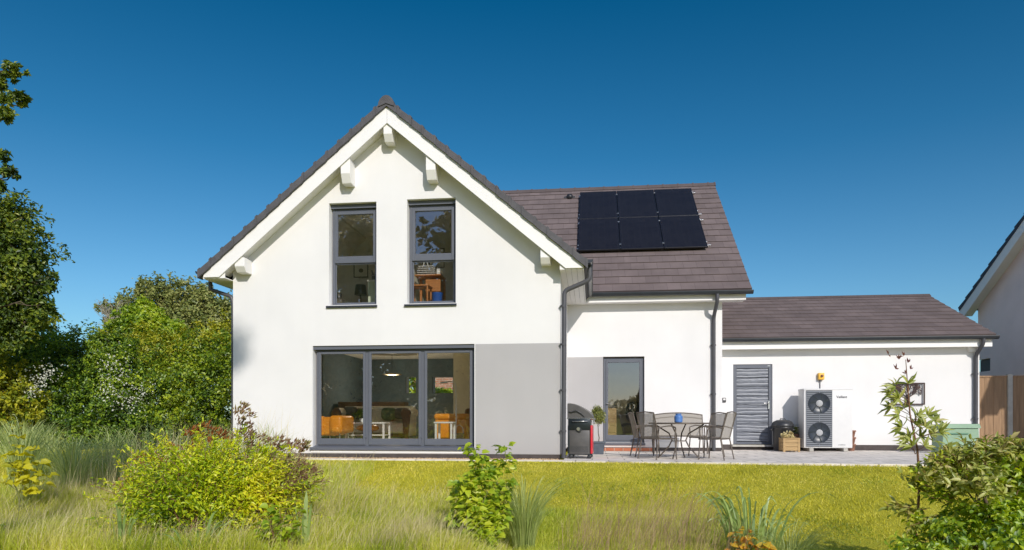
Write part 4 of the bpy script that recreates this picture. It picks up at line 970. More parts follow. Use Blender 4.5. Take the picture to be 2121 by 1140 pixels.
# lid: arched profile falling to the right, as seen from the lawn
prof = [(-.25, .80), (-.25, 1.085), (-.235, 1.10), (-.19, 1.10), (-.10, 1.085), (.0, 1.045), (.10, .99), (.18, .935), (.245, .875), (.255, .83), (.25, .80)]
mb = MB(); mb.prism(prof, -.24, .24); mb.build('lid', M['bbq'], bq, world=False, bevel=.012)
mb = MB(); mb.tube(bendpts([(-.22, -.248, .93), (-.17, -.262, .915), (-.12, -.27, .94), (-.06, -.27, .95), (.02, -.265, .90), (.09, -.25, .83)], rr=.02), .010, 8); mb.tube([(-.085, -.26, .945), (-.085, -.285, .945)], .016, 10); mb.build('lid_handle', M['bin'], bq, world=False)
mb = MB(); mb.rbox(-.26, .255, -.255, .25, .785, .808, .006, 1); mb.build('trim_strip', M['chrome'], bq, world=False)
mb = MB(); mb.rbox(.20, .29, -.23, .23, .775, .805, .006, 1); mb.tube([(.27, -.2, .77), (.27, -.2, .70)], .014, 8); mb.tube([(.25, -.22, .70), (.29, -.22, .70)], .016, 8); mb.build('side_shelf', M['chrome'], bq, world=False)
mb = MB()
for i in range(20):
    for j in range(6): mb.box(-.195+i*.018, -.195+i*.018+.008, -.2425, -.240, .13+j*.02, .13+j*.02+.010)
mb.build('vent_holes', M['bbqdark'], bq, world=False)
for sx in (-1, 1):
    for sy in (-1, 1):
        mb = MB(); mb.lathe((sx*.185, sy*.2, .045), [(.02, -.02), (.045, -.018), (.045, .018), (.02, .02)], 18, axis='Y'); mb.build('wheel', M['bin'], bq, world=False)
MB().rbox(-w2-.01, w2+.01, -.235, .235, .075, .1, .005, 1).build('base_shelf', M['bbqdark'], bq, world=False)

# olive tree in a pot
c = at(1240, 935, 15.6); c.z = 0
ot = thing('potted_olive_tree', 'small standard olive tree in a slate grey pot beside the barbecue', 'potted tree', c)
mb = MB()
mb.prism([(-.11, -.11), (.11, -.11), (.11, .11), (-.11, .11)], 0, .01, 'Z')
vs = []
for z, h in ((0, .105), (.24, .135), (.245, .15), (.285, .15)): vs += [(c.x-h, c.y-h, z), (c.x+h, c.y-h, z), (c.x+h, c.y+h, z), (c.x-h, c.y+h, z)]
mb = MB(); mb.add(vs, [(3,2,1,0), (12,13,14,15)] + [(4*i+k, 4*i+(k+1) % 4, 4*i+4+(k+1) % 4, 4*i+4+k) for i in range(3) for k in range(4)]); mb.build('pot', M['pot'], ot, bevel=.008)
zc = at(1240, 862, 15.6).z
mb = MB(); branch(mb, (c.x, c.y, .28), (c.x-.015, c.y, zc-.12), .012, .008, .015); mb.build('trunk', M['bark'], ot)
foliage('crown', L['olive'], ot, [((c.x-.01, c.y, zc), (.13, .13, .16)), ((c.x-.03, c.y, zc+.12), (.09, .09, .09))], 2600, .045, .32, clump=.3)

# ------------------------------------------------------------------ table, chairs, bench
tc_ = at(1406, 950, 14.1); tc_.z = 0
tb = thing('garden_table', 'round dark metal garden table with a blue jar on top', 'table', tc_)
TR, TH = .60, .715
mb = MB(); mb.lathe((0, 0, TH), [(TR-.01, -.028), (TR, -.02), (TR, -.003), (TR-.006, .0), (.004, .0)], 48); mb.build('tabletop', M['chairframe'], tb, world=False)
for k in range(4):
    a = R(45+22+90*k); d = Vector((math.cos(a), math.sin(a), 0))
    mb = MB(); pts = [d*.50+Vector((0,0,TH-.03)), d*.36+Vector((0,0,TH-.12)), d*.20+Vector((0,0,.50)), d*.14+Vector((0,0,.36)), d*.20+Vector((0,0,.24)), d*.42+Vector((0,0,.0))]
    mb.tube(pts, .014, 8); mb.build('leg', M['chairframe'], tb, world=False)
mb = MB(); mb.lathe((0, 0, .34), [(.15, 0), (.15, .015), (.13, .015)], 24); mb.build('stretcher', M['chairframe'], tb, world=False)
jr = thing('blue_jar', 'blue ribbed ceramic jar standing on the garden table', 'jar', (tc_.x-.01, tc_.y-.02, TH))
mb = MB(); pr = [(.055, 0), (.078, .01)] + [(.080 + (.003 if i % 2 else 0), .02+.011*i) for i in range(10)] + [(.075, .135), (.055, .15), (.052, .16), (.062, .168), (.062, .18), (.05, .18), (.05, .10), (.002, .10)]
mb.lathe((0, 0, 0), pr, 28); mb.build('body', M['blue'], jr, world=False)

def sling_mat():
    m = bpy.data.materials.new('sling_mesh'); m.use_nodes = True; t = m.node_tree; b = t.nodes['Principled BSDF']
    b.inputs['Base Color'].default_value = (.27, .235, .19, 1); b.inputs['Roughness'].default_value = .8
    tl = t.nodes.new('ShaderNodeBsdfTranslucent'); tl.inputs[0].default_value = (.3, .26, .2, 1)
    tp = t.nodes.new('ShaderNodeBsdfTransparent')
    m1 = t.nodes.new('ShaderNodeMixShader'); m1.inputs[0].default_value = .25; m2 = t.nodes.new('ShaderNodeMixShader'); m2.inputs[0].default_value = .22
    o = t.nodes['Material Output']
    w_ = t.nodes.new('ShaderNodeTexWave'); w_.inputs['Scale'].default_value = 60; w_.bands_direction = 'Z'
    tc = t.nodes.new('ShaderNodeTexCoord'); t.links.new(tc.outputs['Object'], w_.inputs[0])
    mx = t.nodes.new('ShaderNodeMix'); mx.data_type = 'RGBA'; mx.inputs[6].default_value = (.22, .19, .15, 1); mx.inputs[7].default_value = (.33, .29, .24, 1)
    t.links.new(w_.outputs['Fac'], mx.inputs[0]); t.links.new(mx.outputs[2], b.inputs['Base Color'])
    t.links.new(b.outputs[0], m1.inputs[1]); t.links.new(tl.outputs[0], m1.inputs[2]); t.links.new(m1.outputs[0], m2.inputs[1]); t.links.new(tp.outputs[0], m2.inputs[2]); t.links.new(m2.outputs[0], o.inputs[0])
    return m
M['sling'] = sling_mat()
def sheet(pts_a, pts_b, th=.006):
    mb = MB(); n = len(pts_a)
    vs = [Vector(p) for p in pts_a] + [Vector(p) for p in pts_b]
    fs = [(i, i+1, n+i+1, n+i) for i in range(n-1)]
    mb.add(vs, fs, True); return mb
def make_chair():
    """sling armchair facing +x"""
    t = thing('garden_chair', '', 'chair')
    hw = .25
    back = [(-.20, .41), (-.225, .52), (-.25, .66), (-.285, .80), (-.32, .90)]
    seat = [(.24, .405), (.20, .42), (.05, .405), (-.10, .40), (-.19, .41)]
    sheet([(x, -hw+.015, z) for x, z in back], [(x, hw-.015, z) for x, z in back]).build('backrest', M['sling'], t, world=False)
    sheet([(x, -hw+.015, z) for x, z in seat], [(x, hw-.015, z) for x, z in seat]).build('seat', M['sling'], t, world=False)
    mb = MB()
    for s in (-1, 1):
        mb.tube(bendpts([(.24, s*hw, .40), (.05, s*hw, .40), (-.19, s*hw, .405), (-.235, s*hw, .60), (-.32, s*hw, .91)], rr=.04), .0125, 8)
    mb.tube([(-.32, -hw, .905), (-.325, 0, .925), (-.32, hw, .905)], .0125, 8); mb.tube([(.24, -hw, .40), (.24, hw, .40)], .0125, 8); mb.tube([(-.2, -hw, .40), (-.2, hw, .40)], .011, 8)
    mb.build('frame', M['chairframe'], t, world=False)
    for s in (-1, 1):
        MB().tube(bendpts([(.20, s*(hw+.02), .39), (.22, s*(hw+.022), .62), (.08, s*(hw+.024), .655), (-.10, s*(hw+.02), .64), (-.25, s*hw, .60)], rr=.03), .0125, 8).build('armrest', M['chairframe'], t, world=False)
        MB().tube([(.205, s*(hw+.02), .40), (.235, s*(hw+.03), .0)], .0125, 8).build('leg', M['chairframe'], t, world=False)
        MB().tube([(-.19, s*hw, .405), (-.27, s*(hw+.02), .0)], .0125, 8).build('leg', M['chairframe'], t, world=False)
    return t
ch0 = make_chair()
spots = [(1337, 14.75, 8, 'taupe sling garden chair at the rear left of the table'),
         (1362, 13.75, 36, 'taupe sling garden chair nearest the lawn, left of the table'),
         (1462, 14.85, 205, 'taupe sling garden chair at the rear right of the table'),
         (1482, 13.75, 150, 'taupe sling garden chair nearest the lawn, right of the table')]
for i, (px, Y, rz, lab) in enumerate(spots):
    o = ch0 if i == 0 else duptree(ch0)
    p = at(px, 900, Y); o.location = (p.x, Y, 0.0); o.rotation_euler = (0, 0, R(rz)); tag(o, lab, 'chair', 'sling chairs around the garden table')
p = at(1407, 900, 16.15)
be = thing('garden_bench', 'taupe two-seat sling bench behind the garden table', 'bench', (p.x, 16.15, 0), rz=R(-90))
hw = .56
back = [(-.20, .41), (-.225, .52), (-.25, .66), (-.285, .80), (-.32, .88)]; seat = [(.24, .405), (.20, .42), (.05, .405), (-.10, .40), (-.19, .41)]
def arch(pts, side, k):  # curved top
    return [(x, side, z) for x, z in pts]
for nm, pf in (('backrest', back), ('seat', seat)):
    mb = MB(); n = len(pf); cols = 9; vs = []
    for j in range(cols):
        yy = -hw+.015 + (2*hw-.03)*j/(cols-1); rise = .05*(1-(yy/hw)**2) if nm == 'backrest' else 0
        for i, (x, z) in enumerate(pf): vs.append((x, yy, z + rise*i/(n-1)))
    mb.add(vs, [(j*n+i, j*n+i+1, (j+1)*n+i+1, (j+1)*n+i) for j in range(cols-1) for i in range(n-1)], True); mb.build(nm, M['sling'], be, world=False)
mb = MB()
for s in (-1, 1): mb.tube(bendpts([(.24, s*hw, .40), (.05, s*hw, .40), (-.19, s*hw, .405), (-.235, s*hw, .60), (-.32, s*hw, .89)], rr=.04), .0125, 8)
mb.tube([(-.32, hw*(-1+j/4), .885+.05*(1-(-1+j/4)**2)) for j in range(9)], .013, 8); mb.tube([(-.30, hw*(-1+j/4), .79+.05*(1-(-1+j/4)**2)) for j in range(9)], .011, 8); mb.tube([(.24, -hw, .40), (.24, hw, .40)], .0125, 8)
mb.build('frame', M['chairframe'], be, world=False)
for s in (-1, 1):
    MB().tube(bendpts([(.20, s*(hw+.02), .39), (.22, s*(hw+.022), .62), (.08, s*(hw+.024), .655), (-.25, s*hw, .60)], rr=.03), .0125, 8).build('armrest', M['chairframe'], be, world=False)
    MB().tube([(.205, s*(hw+.02), .40), (.235, s*(hw+.03), .0)], .0125, 8).build('leg', M['chairframe'], be, world=False)
    MB().tube([(-.19, s*hw, .405), (-.27, s*(hw+.02), .0)], .0125, 8).build('leg', M['chairframe'], be, world=False)

# green storage box at the right
a = at(1952, 923, 16.6); b = at(2030, 876, 16.6)
t = thing('storage_box', 'mint green plastic storage box in front of the corner downpipe', 'storage box', ((a.x+b.x)/2, 16.85, 0))
mb = MB(); mb.prism([(a.x-.02, 0), (b.x, 0), (b.x-.02, .58), (a.x+.02, .58)], 16.6, 17.1); mb.build('body', M['mint'], t, bevel=.02)
mb = MB(); mb.prism([(16.56, .58), (17.14, .58), (17.12, .66), (16.62, .68)], a.x-.0, b.x+.01, 'X'); mb.build('lid', M['mint'], t, bevel=.015)
mb = MB(); mb.rbox(a.x+.12, b.x-.25, 16.575, 16.60, .44, .47, .005, 1); mb.build('handle', M['mintdark'], t)

# ------------------------------------------------------------------ fence, neighbour, brick house
fz = 1.86; fx0 = 9.62
fen = thing('timber_fence', 'brown vertical board fence right of the garage', 'fence', (11, 18.6, 0))
posts = [at(2091, 800, 18.6).x, at(2091, 800, 18.6).x + 1.85, at(2091, 800, 18.6).x + 3.7]
xx = fx0; mb = MB(); i = 0
while xx < posts[-1]:
    mb.box(xx, xx+.105, 18.60 + (.008 if i % 2 else 0), 18.62 + (.008 if i % 2 else 0), .12, fz - .02 + random.uniform(-.006, .006)); xx += .10; i += 1
mb.build('boards', M['fence'], fen); MB().box(fx0, posts[-1], 18.585, 18.64, fz-.02, fz+.02).build('capping', M['fence'], fen)
for p in posts: MB().rbox(p-.055, p+.055, 18.55, 18.67, 0, fz+.06, .01, 1).build('post', M['concrete'], fen)
MB().box(fx0, posts[-1], 18.59, 18.63, 0, .14).build('gravel_board', M['concrete'], fen)

NX = 12.15
def nY(px): # where a sight line at px meets plane X=NX
    r = (px - CX)/F; d = NX/(r*CA - SA); return d*(CA + r*SA), d
yb, d1 = nY(1985); ya, d2 = nY(2121)
zb_ = EYE + (870-640)*d1/F; za_ = EYE + (870-445)*d2/F
sl_n = (za_-zb_)/(yb-ya); yr = ya-2.2; zr = za_+2.2*sl_n
nb = thing('neighbour_house', 'shaded grey gabled house behind the fence at the right edge', 'house', (NX+4, yr, 0))
yfe = yr-(yb-yr)
mb = MB(); mb.prism([(yfe+.45, 0), (yb-.45, 0), (yb-.45, zb_+.1), (yr, zr-.30), (yfe+.45, zb_+.1)], NX+.38, NX+.7, 'X'); nw = mb.build('wall', M['shadeclad'], nb)
wa = at(2039, 757, 22.0)
wy, wd_ = None, None
r_ = (2038-CX)/F; d_ = (NX+.38)/(r_*CA - SA); wy = d_*(CA+r_*SA); wz = EYE+(870-757)*d_/F
carve(nw, [(NX+.2, NX+.5, wy-.35, wy+.35, wz-.2, wz+.2)], nb)
MB().box(NX+.45, NX+.48, wy-.34, wy+.34, wz-.19, wz+.19).build('window', M['hpslot'], nb)
mb = MB()
mb.box(NX+.7, NX+8, yb-.7, yb-.45, 0, zb_); mb.box(NX+.7, NX+8, yfe+.45, yfe+.7, 0, zb_); mb.build('wall', M['shadeclad'], nb)
for s, ye in ((1, yb), (-1, yfe)):
    roof('roof', M['navyroof'], (NX, ye, zb_), (NX+8, ye, zb_), (NX+8, yr, zr), (NX, yr, zr), 13, parent=nb, th=.05, base=.09)
    mb = MB(); mb.prism([(ye, zb_-.10), (ye, zb_-.33), (ye - s*.25, zb_-.33), (yr, zr-.40), (yr, zr-.10)], NX+.02, NX+.05, 'X'); mb.build('bargeboard', M['trim'], nb)
    mb = MB(); mb.prism([(ye-s*.1, zb_-.24), (ye-s*.1, zb_-.27), (yr, zr-.33), (yr, zr-.30)], NX+.051, NX+.38, 'X'); mb.build('soffit', M['trim'], nb)

c = at(895, 800, 42)
bh = thing('brick_house', 'red brick house seen through the rear window of the living room', 'house', (c.x, 44, 0))
MB().box(c.x-1.2, c.x+7, 42, 50, 0, 5.5).build('wall', M['brick'], bh)
mb = MB(); mb.prism([(41.6, 5.5), (50.4, 5.5), (46, 8.0)], c.x-1.5, c.x+7.3, 'X'); mb.build('roof', M['navyroof'], bh)

rh = [PB(850, 800, 32, 40), PB(800, 800, 32, 40), PB(690, 805, 32, 40), PB(910, 822, 32, 34, 20, 20), PB(950, 822, 32, 30, 20, 18), PB(740, 805, 32, 40)]
foot = at(830, 900, 32)
tree('rear_hedge', 'green hedge behind the house seen through the rear windows', 'hedge', (foot.x, 32, 0), rh, 7000, .18, L['lime'], .08, None)
# ------------------------------------------------------------------ furniture
def armchair():
    p = at(664, 900, 15.0); q = at(714, 861, 15.0)
    t = thing('leather_armchair', 'orange leather armchair behind the left pane of the big window', 'armchair', (p.x-.1, 15.2, FZ))
    zb, zt_ = at(830, 903, 15.0).z, q.z
    MB().rbox(p.x-.62, q.x-.16, 14.95, 15.6, zb+.0, zt_-.03, .09, 4).build('seat', M['orange'], t)
    MB().rbox(q.x-.30, q.x, 14.80, 15.65, zb+.05, zt_, .075, 4).build('armrest', M['orange'], t)
    MB().rbox(p.x-.55, p.x+.1, 14.92, 15.02, zb+.0, zt_-.01, .04, 4).build('back_cushion', M['orange'], t)
    MB().rbox(q.x-.24, q.x-.03, 14.74, 14.90, zb+.07, zb+.22, .06, 4).build('arm_pad', M['orange'], t)
    for x in (p.x+.02, q.x-.1):
        for y in (14.95, 15.5): MB().tube([(x, y, FZ), (x, y, zb+.05)], .018, 8).build('leg', M['chrome'], t)
armchair()
def table(name, label, px0, px1, Y, dep, pyt, shelf, n2):
    a = at(px0, pyt, Y); b = at(px1, pyt, Y); zt_ = a.z
    t = thing(name, label, 'table', ((a.x+b.x)/2, Y+dep/2, FZ))
    MB().rbox(a.x, b.x, Y, Y+dep, zt_-.035, zt_, .006, 1).build('tabletop', M['white'], t)
    for x in (a.x+.02, b.x-.065):
        for y in (Y+.02, Y+dep-.065): MB().rbox(x, x+.045, y, y+.045, FZ, zt_-.03, .004, 1).build('leg', M['white'], t)
    if shelf: MB().rbox(a.x+.03, b.x-.03, Y+.03, Y+dep-.03, shelf-.02, shelf, .004, 1).build('shelf', M['white'], t)
    return t, a, b
table('coffee_table', 'low white coffee table with lower shelf before the sofa', 712, 797, 15.6, .55, 875, .42, 0)
st_, sa_, sb_ = table('side_table', 'small white side table behind the right pane of the big window', 898, 938, 14.5, .42, 874, None, 0)
p = at(753, 887, 16.0)
t = thing('footstool', 'rounded orange leather footstool behind the white coffee table', 'footstool', (p.x, 16.3, FZ)); p0 = at(731, 880, 15.3); 
MB().ball((p.x, 16.32, p.z), (.27, .24, .085), 20, 10, .8).build('seat', M['orange'], t)
for s in (-1, 1): MB().tube([(p.x+s*.14, 16.3, FZ), (p.x+s*.12, 16.3, p.z-.05)], .02, 8).build('leg', M['darkwood'], t)
# chesterfield sofa
a = at(693, 842, 17.2); b = at(862, 842, 17.2); zt_ = a.z
sf = thing('sofa', 'long cream scroll-arm sofa with brown leather arm fronts and cushions', 'sofa', ((a.x+b.x)/2, 17.5, FZ))
mb = MB(); mb.rbox(a.x+.2, b.x-.2, 17.55, 17.8, FZ+.25, zt_-.06, .06, 3); mb.tube([(a.x+.15, 17.62, zt_-.08), (b.x-.15, 17.62, zt_-.08)], .09, 14); mb.build('backrest', M['beige'], sf)
MB().rbox(a.x+.22, b.x-.22, 17.0, 17.6, FZ+.22, FZ+.48, .06, 3).build('seat', M['beige'], sf)
for s, x in ((-1, a.x+.15), (1, b.x-.2)):
    mb = MB(); mb.rbox(x-.09, x+.09, 16.98, 17.7, FZ+.15, zt_-.2, .05, 3); mb.tube([(x, 16.97, zt_-.17), (x, 17.7, zt_-.17)], .13, 16); arm = mb.build('armrest', M['beige'], sf)
    mb = MB(); mb.prism([(x-.05, FZ+.12), (x+.06, FZ+.12), (x+.11, zt_-.30), (x+.14, zt_-.17), (x+.07, zt_-.05), (x-.06, zt_-.05), (x-.13, zt_-.17), (x-.09, zt_-.32)], 16.93, 16.965); mb.build('arm_front', M['brown'], arm)
    mb = MB(); mb.tube([(x-.02, 17.0, FZ+.16), (x+.04, 16.97, FZ+.08), (x+.0, 16.98, FZ)], [.05, .035, .03], 8); mb.build('leg', M['wood'], sf)
MB().box(a.x+.2, b.x-.2, 16.99, 17.6, FZ+.14, FZ+.22).build('rail', M['brown'], sf)
for i, (px, py, r, m, lab) in enumerate(((725, 855, .19, 'greyfab', 'dark grey cushion at the left end of the sofa'), (748, 858, .18, 'greyfab', 'grey cushion second from the left on the sofa'), (805, 858, .20, None, 'green leaf-patterned cushion on the right of the sofa'), (830, 857, .17, 'greyfab', 'grey cushion leaning on the right sofa arm'))):
    p = at(px, py, 17.35)
    t = thing('cushion', lab, 'cushion', (p.x, 17.4, p.z-.15)); mm = M[m] if m else mat('leaf_print', (.10, .14, .055), .9, var=.9, scale=16)
    MB().ball((p.x, 17.38, p.z), (r, .10, r*.85), 16, 10, .6).build('cover', mm, t)
# sideboard behind sofa
a = at(700, 833, 18.4); b = at(838, 833, 18.4)
t = thing('sideboard', 'long low wooden sideboard standing behind the sofa', 'sideboard', ((a.x+b.x)/2, 18.6, FZ))
MB().rbox(a.x, b.x, 18.4, 18.8, FZ+.1, a.z, .01, 1).build('body', M['darkwood'], t)
for x in (a.x+.1, b.x-.1): MB().box(x-.03, x+.03, 18.45, 18.51, FZ, FZ+.1).build('leg', M['darkwood'], t)
# pot plant on coffee table
p = at(748, 868, 15.8); t = thing('pot_plant', 'leafy plant in a white pot on the coffee table', 'plant', (p.x, 15.85, at(830, 875, 15.6).z))
zz = at(830, 875, 15.6).z
MB().lathe((p.x, 15.85, zz), [(.04, 0), (.055, .09), (.045, .09)], 14).build('pot', M['white'], t)
foliage('plant', L['dark'], t, [((p.x-.02, 15.85, zz+.17), (.14, .12, .10))], 260, .08, .4)
# orange ottoman / chair back on the right
a = at(899, 908, 15.5); b = at(965, 857, 15.5)
t = thing('leather_ottoman', 'boxy orange leather chair behind the small white side table', 'armchair', ((a.x+b.x)/2, 15.8, FZ))
MB().rbox(a.x+.02, b.x-.0, 15.5, 16.1, FZ+.05, b.z-.12, .03, 3).build('seat', M['orange'], t)
MB().rbox(a.x, b.x+.01, 15.45, 16.15, b.z-.14, b.z, .06, 4).build('backrest', M['orange'], t)
for x in (a.x+.08, b.x-.08):
    for y in (15.55, 16.05): MB().tube([(x, y, FZ), (x, y, FZ+.06)], .02, 8).build('leg', M['bin'], t)
a = at(952, 905, 16.6); b = at(984, 845, 16.6)
t = thing('brown_armchair', 'dark brown leather armchair partly hidden by the right window frame', 'armchair', ((a.x+b.x)/2, 17, FZ))
MB().rbox(a.x, b.x+.5, 16.7, 17.4, FZ+.1, FZ+.5, .06, 3).build('seat', M['brown'], t); MB().rbox(a.x, b.x+.5, 17.2, 17.5, FZ+.3, b.z, .08, 3).build('backrest', M['brown'], t); MB().rbox(a.x, a.x+.15, 16.65, 17.4, FZ+.1, FZ+.7, .05, 3).build('armrest', M['brown'], t)
# floor lamp
p = at(944, 900, 14.9); tp = at(944, 792, 14.9); hd_ = at(912, 793, 14.9)
t = thing('floor_lamp', 'thin white arching floor lamp beside the side table', 'floor lamp', (p.x, 14.9, FZ))
mb = MB(); mb.tube(bendpts([(p.x, 14.9, FZ), (p.x+.012, 14.9, .9), (p.x, 14.9, tp.z-.18), (p.x, 14.9, tp.z), (p.x-.18, 14.9, tp.z+.02), (hd_.x, 14.9, tp.z-.01)], rr=.08), .011, 8); mb.build('pole', M['white'], t)
MB().tube([(p.x+.008, 14.9, .86), (p.x+.008, 14.9, 1.05)], .018, 8).build('joint', M['white'], t)
MB().lathe((p.x, 14.9, FZ), [(.13, 0), (.13, .015), (.01, .03)], 20).build('base', M['white'], t)
MB().tube([(hd_.x, 14.9, tp.z-.012), (hd_.x+.16, 14.9, tp.z-.002)], .02, 8).build('lamp_head', M['white'], t)
p = at(951, 905, 15.2); t = thing('wicker_basket', 'pale wicker basket at the foot of the floor lamp', 'basket', (p.x, 15.2, FZ))
mb = MB(); mb.lathe((p.x, 15.2, FZ), [(.09, 0)] + [(.11+.006*(i % 2), .03*i) for i in range(1, 10)] + [(.10, .27), (.09, .05)], 18); mb.build('body', mat('wicker', (.42, .30, .17), .9, var=.3, scale=40, bump=.5), t)
mb = MB(); mb.tube([(p.x-.10, 15.2, FZ+.25), (p.x-.08, 15.2, FZ+.40), (p.x, 15.2, FZ+.46), (p.x+.08, 15.2, FZ+.40), (p.x+.10, 15.2, FZ+.25)], .008, 6); mb.build('handle', M['white'], t)
# pendant lamp
p = at(812, 775, 19.0); t = thing('pendant_lamp', 'wide flat pale pendant lamp hanging in the living room', 'pendant lamp', (p.x, 19.0, 2.6))
MB().lathe((p.x, 19.0, p.z), [(.10, .02), (.27, -.0), (.28, -.02), (.02, -.035)], 28).build('lamp_shade', M['beige'], t); MB().tube([(p.x, 19.0, p.z), (p.x, 19.0, 2.6)], .006, 6).build('cord', M['bin'], t)
pl_ = bpy.data.lights.new('pendant_bulb', 'POINT'); pl_.energy = 50; pl_.color = (1, .86, .66); pl_.shadow_soft_size = .12
po_ = bpy.data.objects.new('pendant_bulb', pl_); COL.objects.link(po_); po_.parent = t; po_.location = (0, 0, p.z-.22-2.6)
# picture on the cream wall
def picture(name, label, x0p, x1p, y0p, y1p, Y, mf, mi, inner=None):
    a = at(x0p, y1p, Y); b = at(x1p, y0p, Y)
    t = thing(name, label, 'picture', ((a.x+b.x)/2, Y, a.z)); mb = MB(); framed(mb, a.x, b.x, a.z, b.z, Y-.03, .022, .025); mb.build('frame', mf, t)
    MB().box(a.x+.02, b.x-.02, Y-.012, Y-.006, a.z+.02, b.z-.02).build('print', mi, t)
    if inner: MB().ball(((a.x+b.x)/2, Y-.013, (a.z+b.z)/2), (.06, .004, .055), 10, 6).build('motif', inner, t)
picture('framed_picture', 'narrow dark framed picture on the cream wall of the living room', 974, 983, 777, 805, 19.19, M['bin'], M['paper'])
picture('framed_picture', 'square framed heart picture inside the left upper window', 733, 763, 546, 576, 16.99, M['greyfab'], M['greywall'], M['greyfab'])
picture('framed_picture', 'dark framed picture high inside the right upper window', 890, 921, 515, 556, 16.59, M['bin'], M['bluewall'])
# upper left room
a = at(762, 620, 14.6); b = at(783, 580, 14.6)
UZ = 2.95
t = thing('white_cabinet', 'pale cabinet in sunlight inside the left upper window', 'cabinet', ((a.x+b.x)/2, 14.8, UZ))
MB().rbox(a.x, b.x+.1, 14.6, 15.0, UZ, b.z, .008, 1).build('body', mat('pale_green_paint', (.55, .60, .45), .5, var=.03), t); MB().rbox(a.x-.01, b.x+.11, 14.59, 15.01, b.z-.03, b.z+.005, .004, 1).build('top', M['white'], t)
p = at(773, 575, 14.75); t = thing('silver_ornament', 'dark and silver ornament on top of the pale cabinet', 'ornament', (p.x, 14.75, b.z))
mb = MB(); mb.tube([(p.x, 14.75, b.z), (p.x+.01, 14.75, b.z+.1), (p.x-.01, 14.75, b.z+.17), (p.x-.03, 14.75, b.z+.24)], [.03, .045, .02, .015], 8); mb.build('body', M['bin'], t); MB().ball((p.x, 14.72, b.z+.12), (.05, .04, .012), 10, 6).build('dish', M['chrome'], t)
p = at(747, 604, 16.2); t = thing('table_lamp', 'black table lamp with drum shade inside the left upper window', 'table lamp', (p.x, 16.2, UZ))
zz = at(830, 600, 16.2).z
MB().lathe((p.x, 16.2, zz-.11), [(.15, 0), (.12, .24)], 20).build('lamp_shade', M['bin'], t); MB().tube([(p.x, 16.2, UZ+.4), (p.x, 16.2, zz)], .02, 8).build('stem', M['bin'], t)
MB().rbox(p.x-.5, p.x+.3, 16.0, 16.5, UZ, UZ+.42, .01, 1).build('stand', M['greyfab'], t)
p = at(702, 610, 14.5); t = thing('pot_plant', 'white flowering plant in a dark pot behind the left upper window', 'plant', (p.x, 14.5, UZ)); zz = at(830, 618, 14.5).z
MB().lathe((p.x, 14.5, zz), [(.05, 0), (.075, .12), (.06, .12)], 14).build('pot', M['bin'], t); foliage('flowers', L['blossom'], t, [((p.x, 14.5, zz+.2), (.06, .06, .06))], 60, .04, .8)
MB().box(p.x-.1, p.x+.1, 14.4, 14.6, UZ, zz).build('stand', M['greyfab'], t)
# upper right room: desk, chair, basket
a = at(860, 569, 14.7); b = at(914, 569, 14.7)
t = thing('wooden_desk', 'orange pine desk inside the right upper window', 'desk', ((a.x+b.x)/2, 14.95, UZ)); zt_ = a.z
MB().rbox(a.x-.02, b.x+.0, 14.7, 15.2, zt_-.03, zt_, .005, 1).build('desktop', M['wood'], t)
q0 = at(882, 582, 14.75); MB().rbox(q0.x, at(913, 0, 14.75).x, 14.72, 15.15, at(830, 612, 14.75).z-.1, at(830, 581, 14.75).z, .005, 1).build('side_panel', M['wood'], t)
for x in (a.x, b.x-.05): MB().rbox(x, x+.05, 15.1, 15.15, UZ, zt_-.03, .004, 1).build('leg', M['wood'], t)
zz = zt_
p = at(882, 560, 14.8); t = thing('wire_basket', 'white wire basket of papers on the pine desk', 'basket', (p.x, 14.9, zz))
mb = MB()
for k in range(5):
    z = zz+.02+k*.045; w = .20 - .008*k; mb.tube([(p.x-w, 14.80, z), (p.x+w, 14.80, z), (p.x+w, 15.05, z), (p.x-w, 15.05, z), (p.x-w, 14.80, z)], .008, 5)
mb.tube([(p.x-.07, 14.79, zz+.18), (p.x-.03, 14.79, zz+.29), (p.x+.02, 14.79, zz+.31), (p.x+.06, 14.79, zz+.18)], .008, 6); mb.build('wires', M['white'], t)
MB().rbox(p.x-.17, p.x+.17, 14.83, 15.02, zz+.005, zz+.17, .01, 1).build('papers', M['greyfab'], t)
p = at(909, 562, 14.8); t = thing('paper_stack', 'upright white papers on the right end of the pine desk', 'papers', (p.x, 14.85, zz)); MB().rbox(p.x-.05, p.x+.05, 14.8, 14.95, zz, zz+.14, .003, 1).build('sheets', M['white'], t)
p = at(870, 600, 14.35); t = thing('wooden_chair', 'orange pine chair in front of the desk in the right upper window', 'chair', (p.x, 14.4, UZ))
zs = at(830, 592, 14.3).z
MB().rbox(p.x-.18, p.x+.22, 14.2, 14.58, zs-.035, zs, .01, 2).build('seat', M['wood'], t)
for x, y in ((p.x-.17, 14.22), (p.x+.19, 14.22), (p.x-.17, 14.54), (p.x+.19, 14.54)): MB().tube([(x, y, UZ), (x, y, zs-.03)], .02, 6).build('leg', M['wood'], t)
mb = MB()
for y in (14.24, 14.52): mb.tube([(p.x-.17, y, zs), (p.x-.25, y, zs+.42)], .018, 6)
for z in (.2, .38): mb.rbox(p.x-.235-.03*(z > .3), p.x-.205-.03*(z > .3), 14.24, 14.52, zs+z-.03, zs+z+.03, .005, 1)
mb.build('backrest', M['wood'], t)
p = at(905, 614, 14.3); t = thing('blue_bin', 'blue plastic tub on the floor beneath the desk', 'bin', (p.x, 14.3, UZ)); zz = at(905, 608, 14.3).z
MB().lathe((p.x, 14.32, UZ), [(.08, 0), (.115, zz-UZ), (.12, zz-UZ+.01), (.10, zz-UZ), (.07, .05)], 20).build('body', M['bluebin'], t)
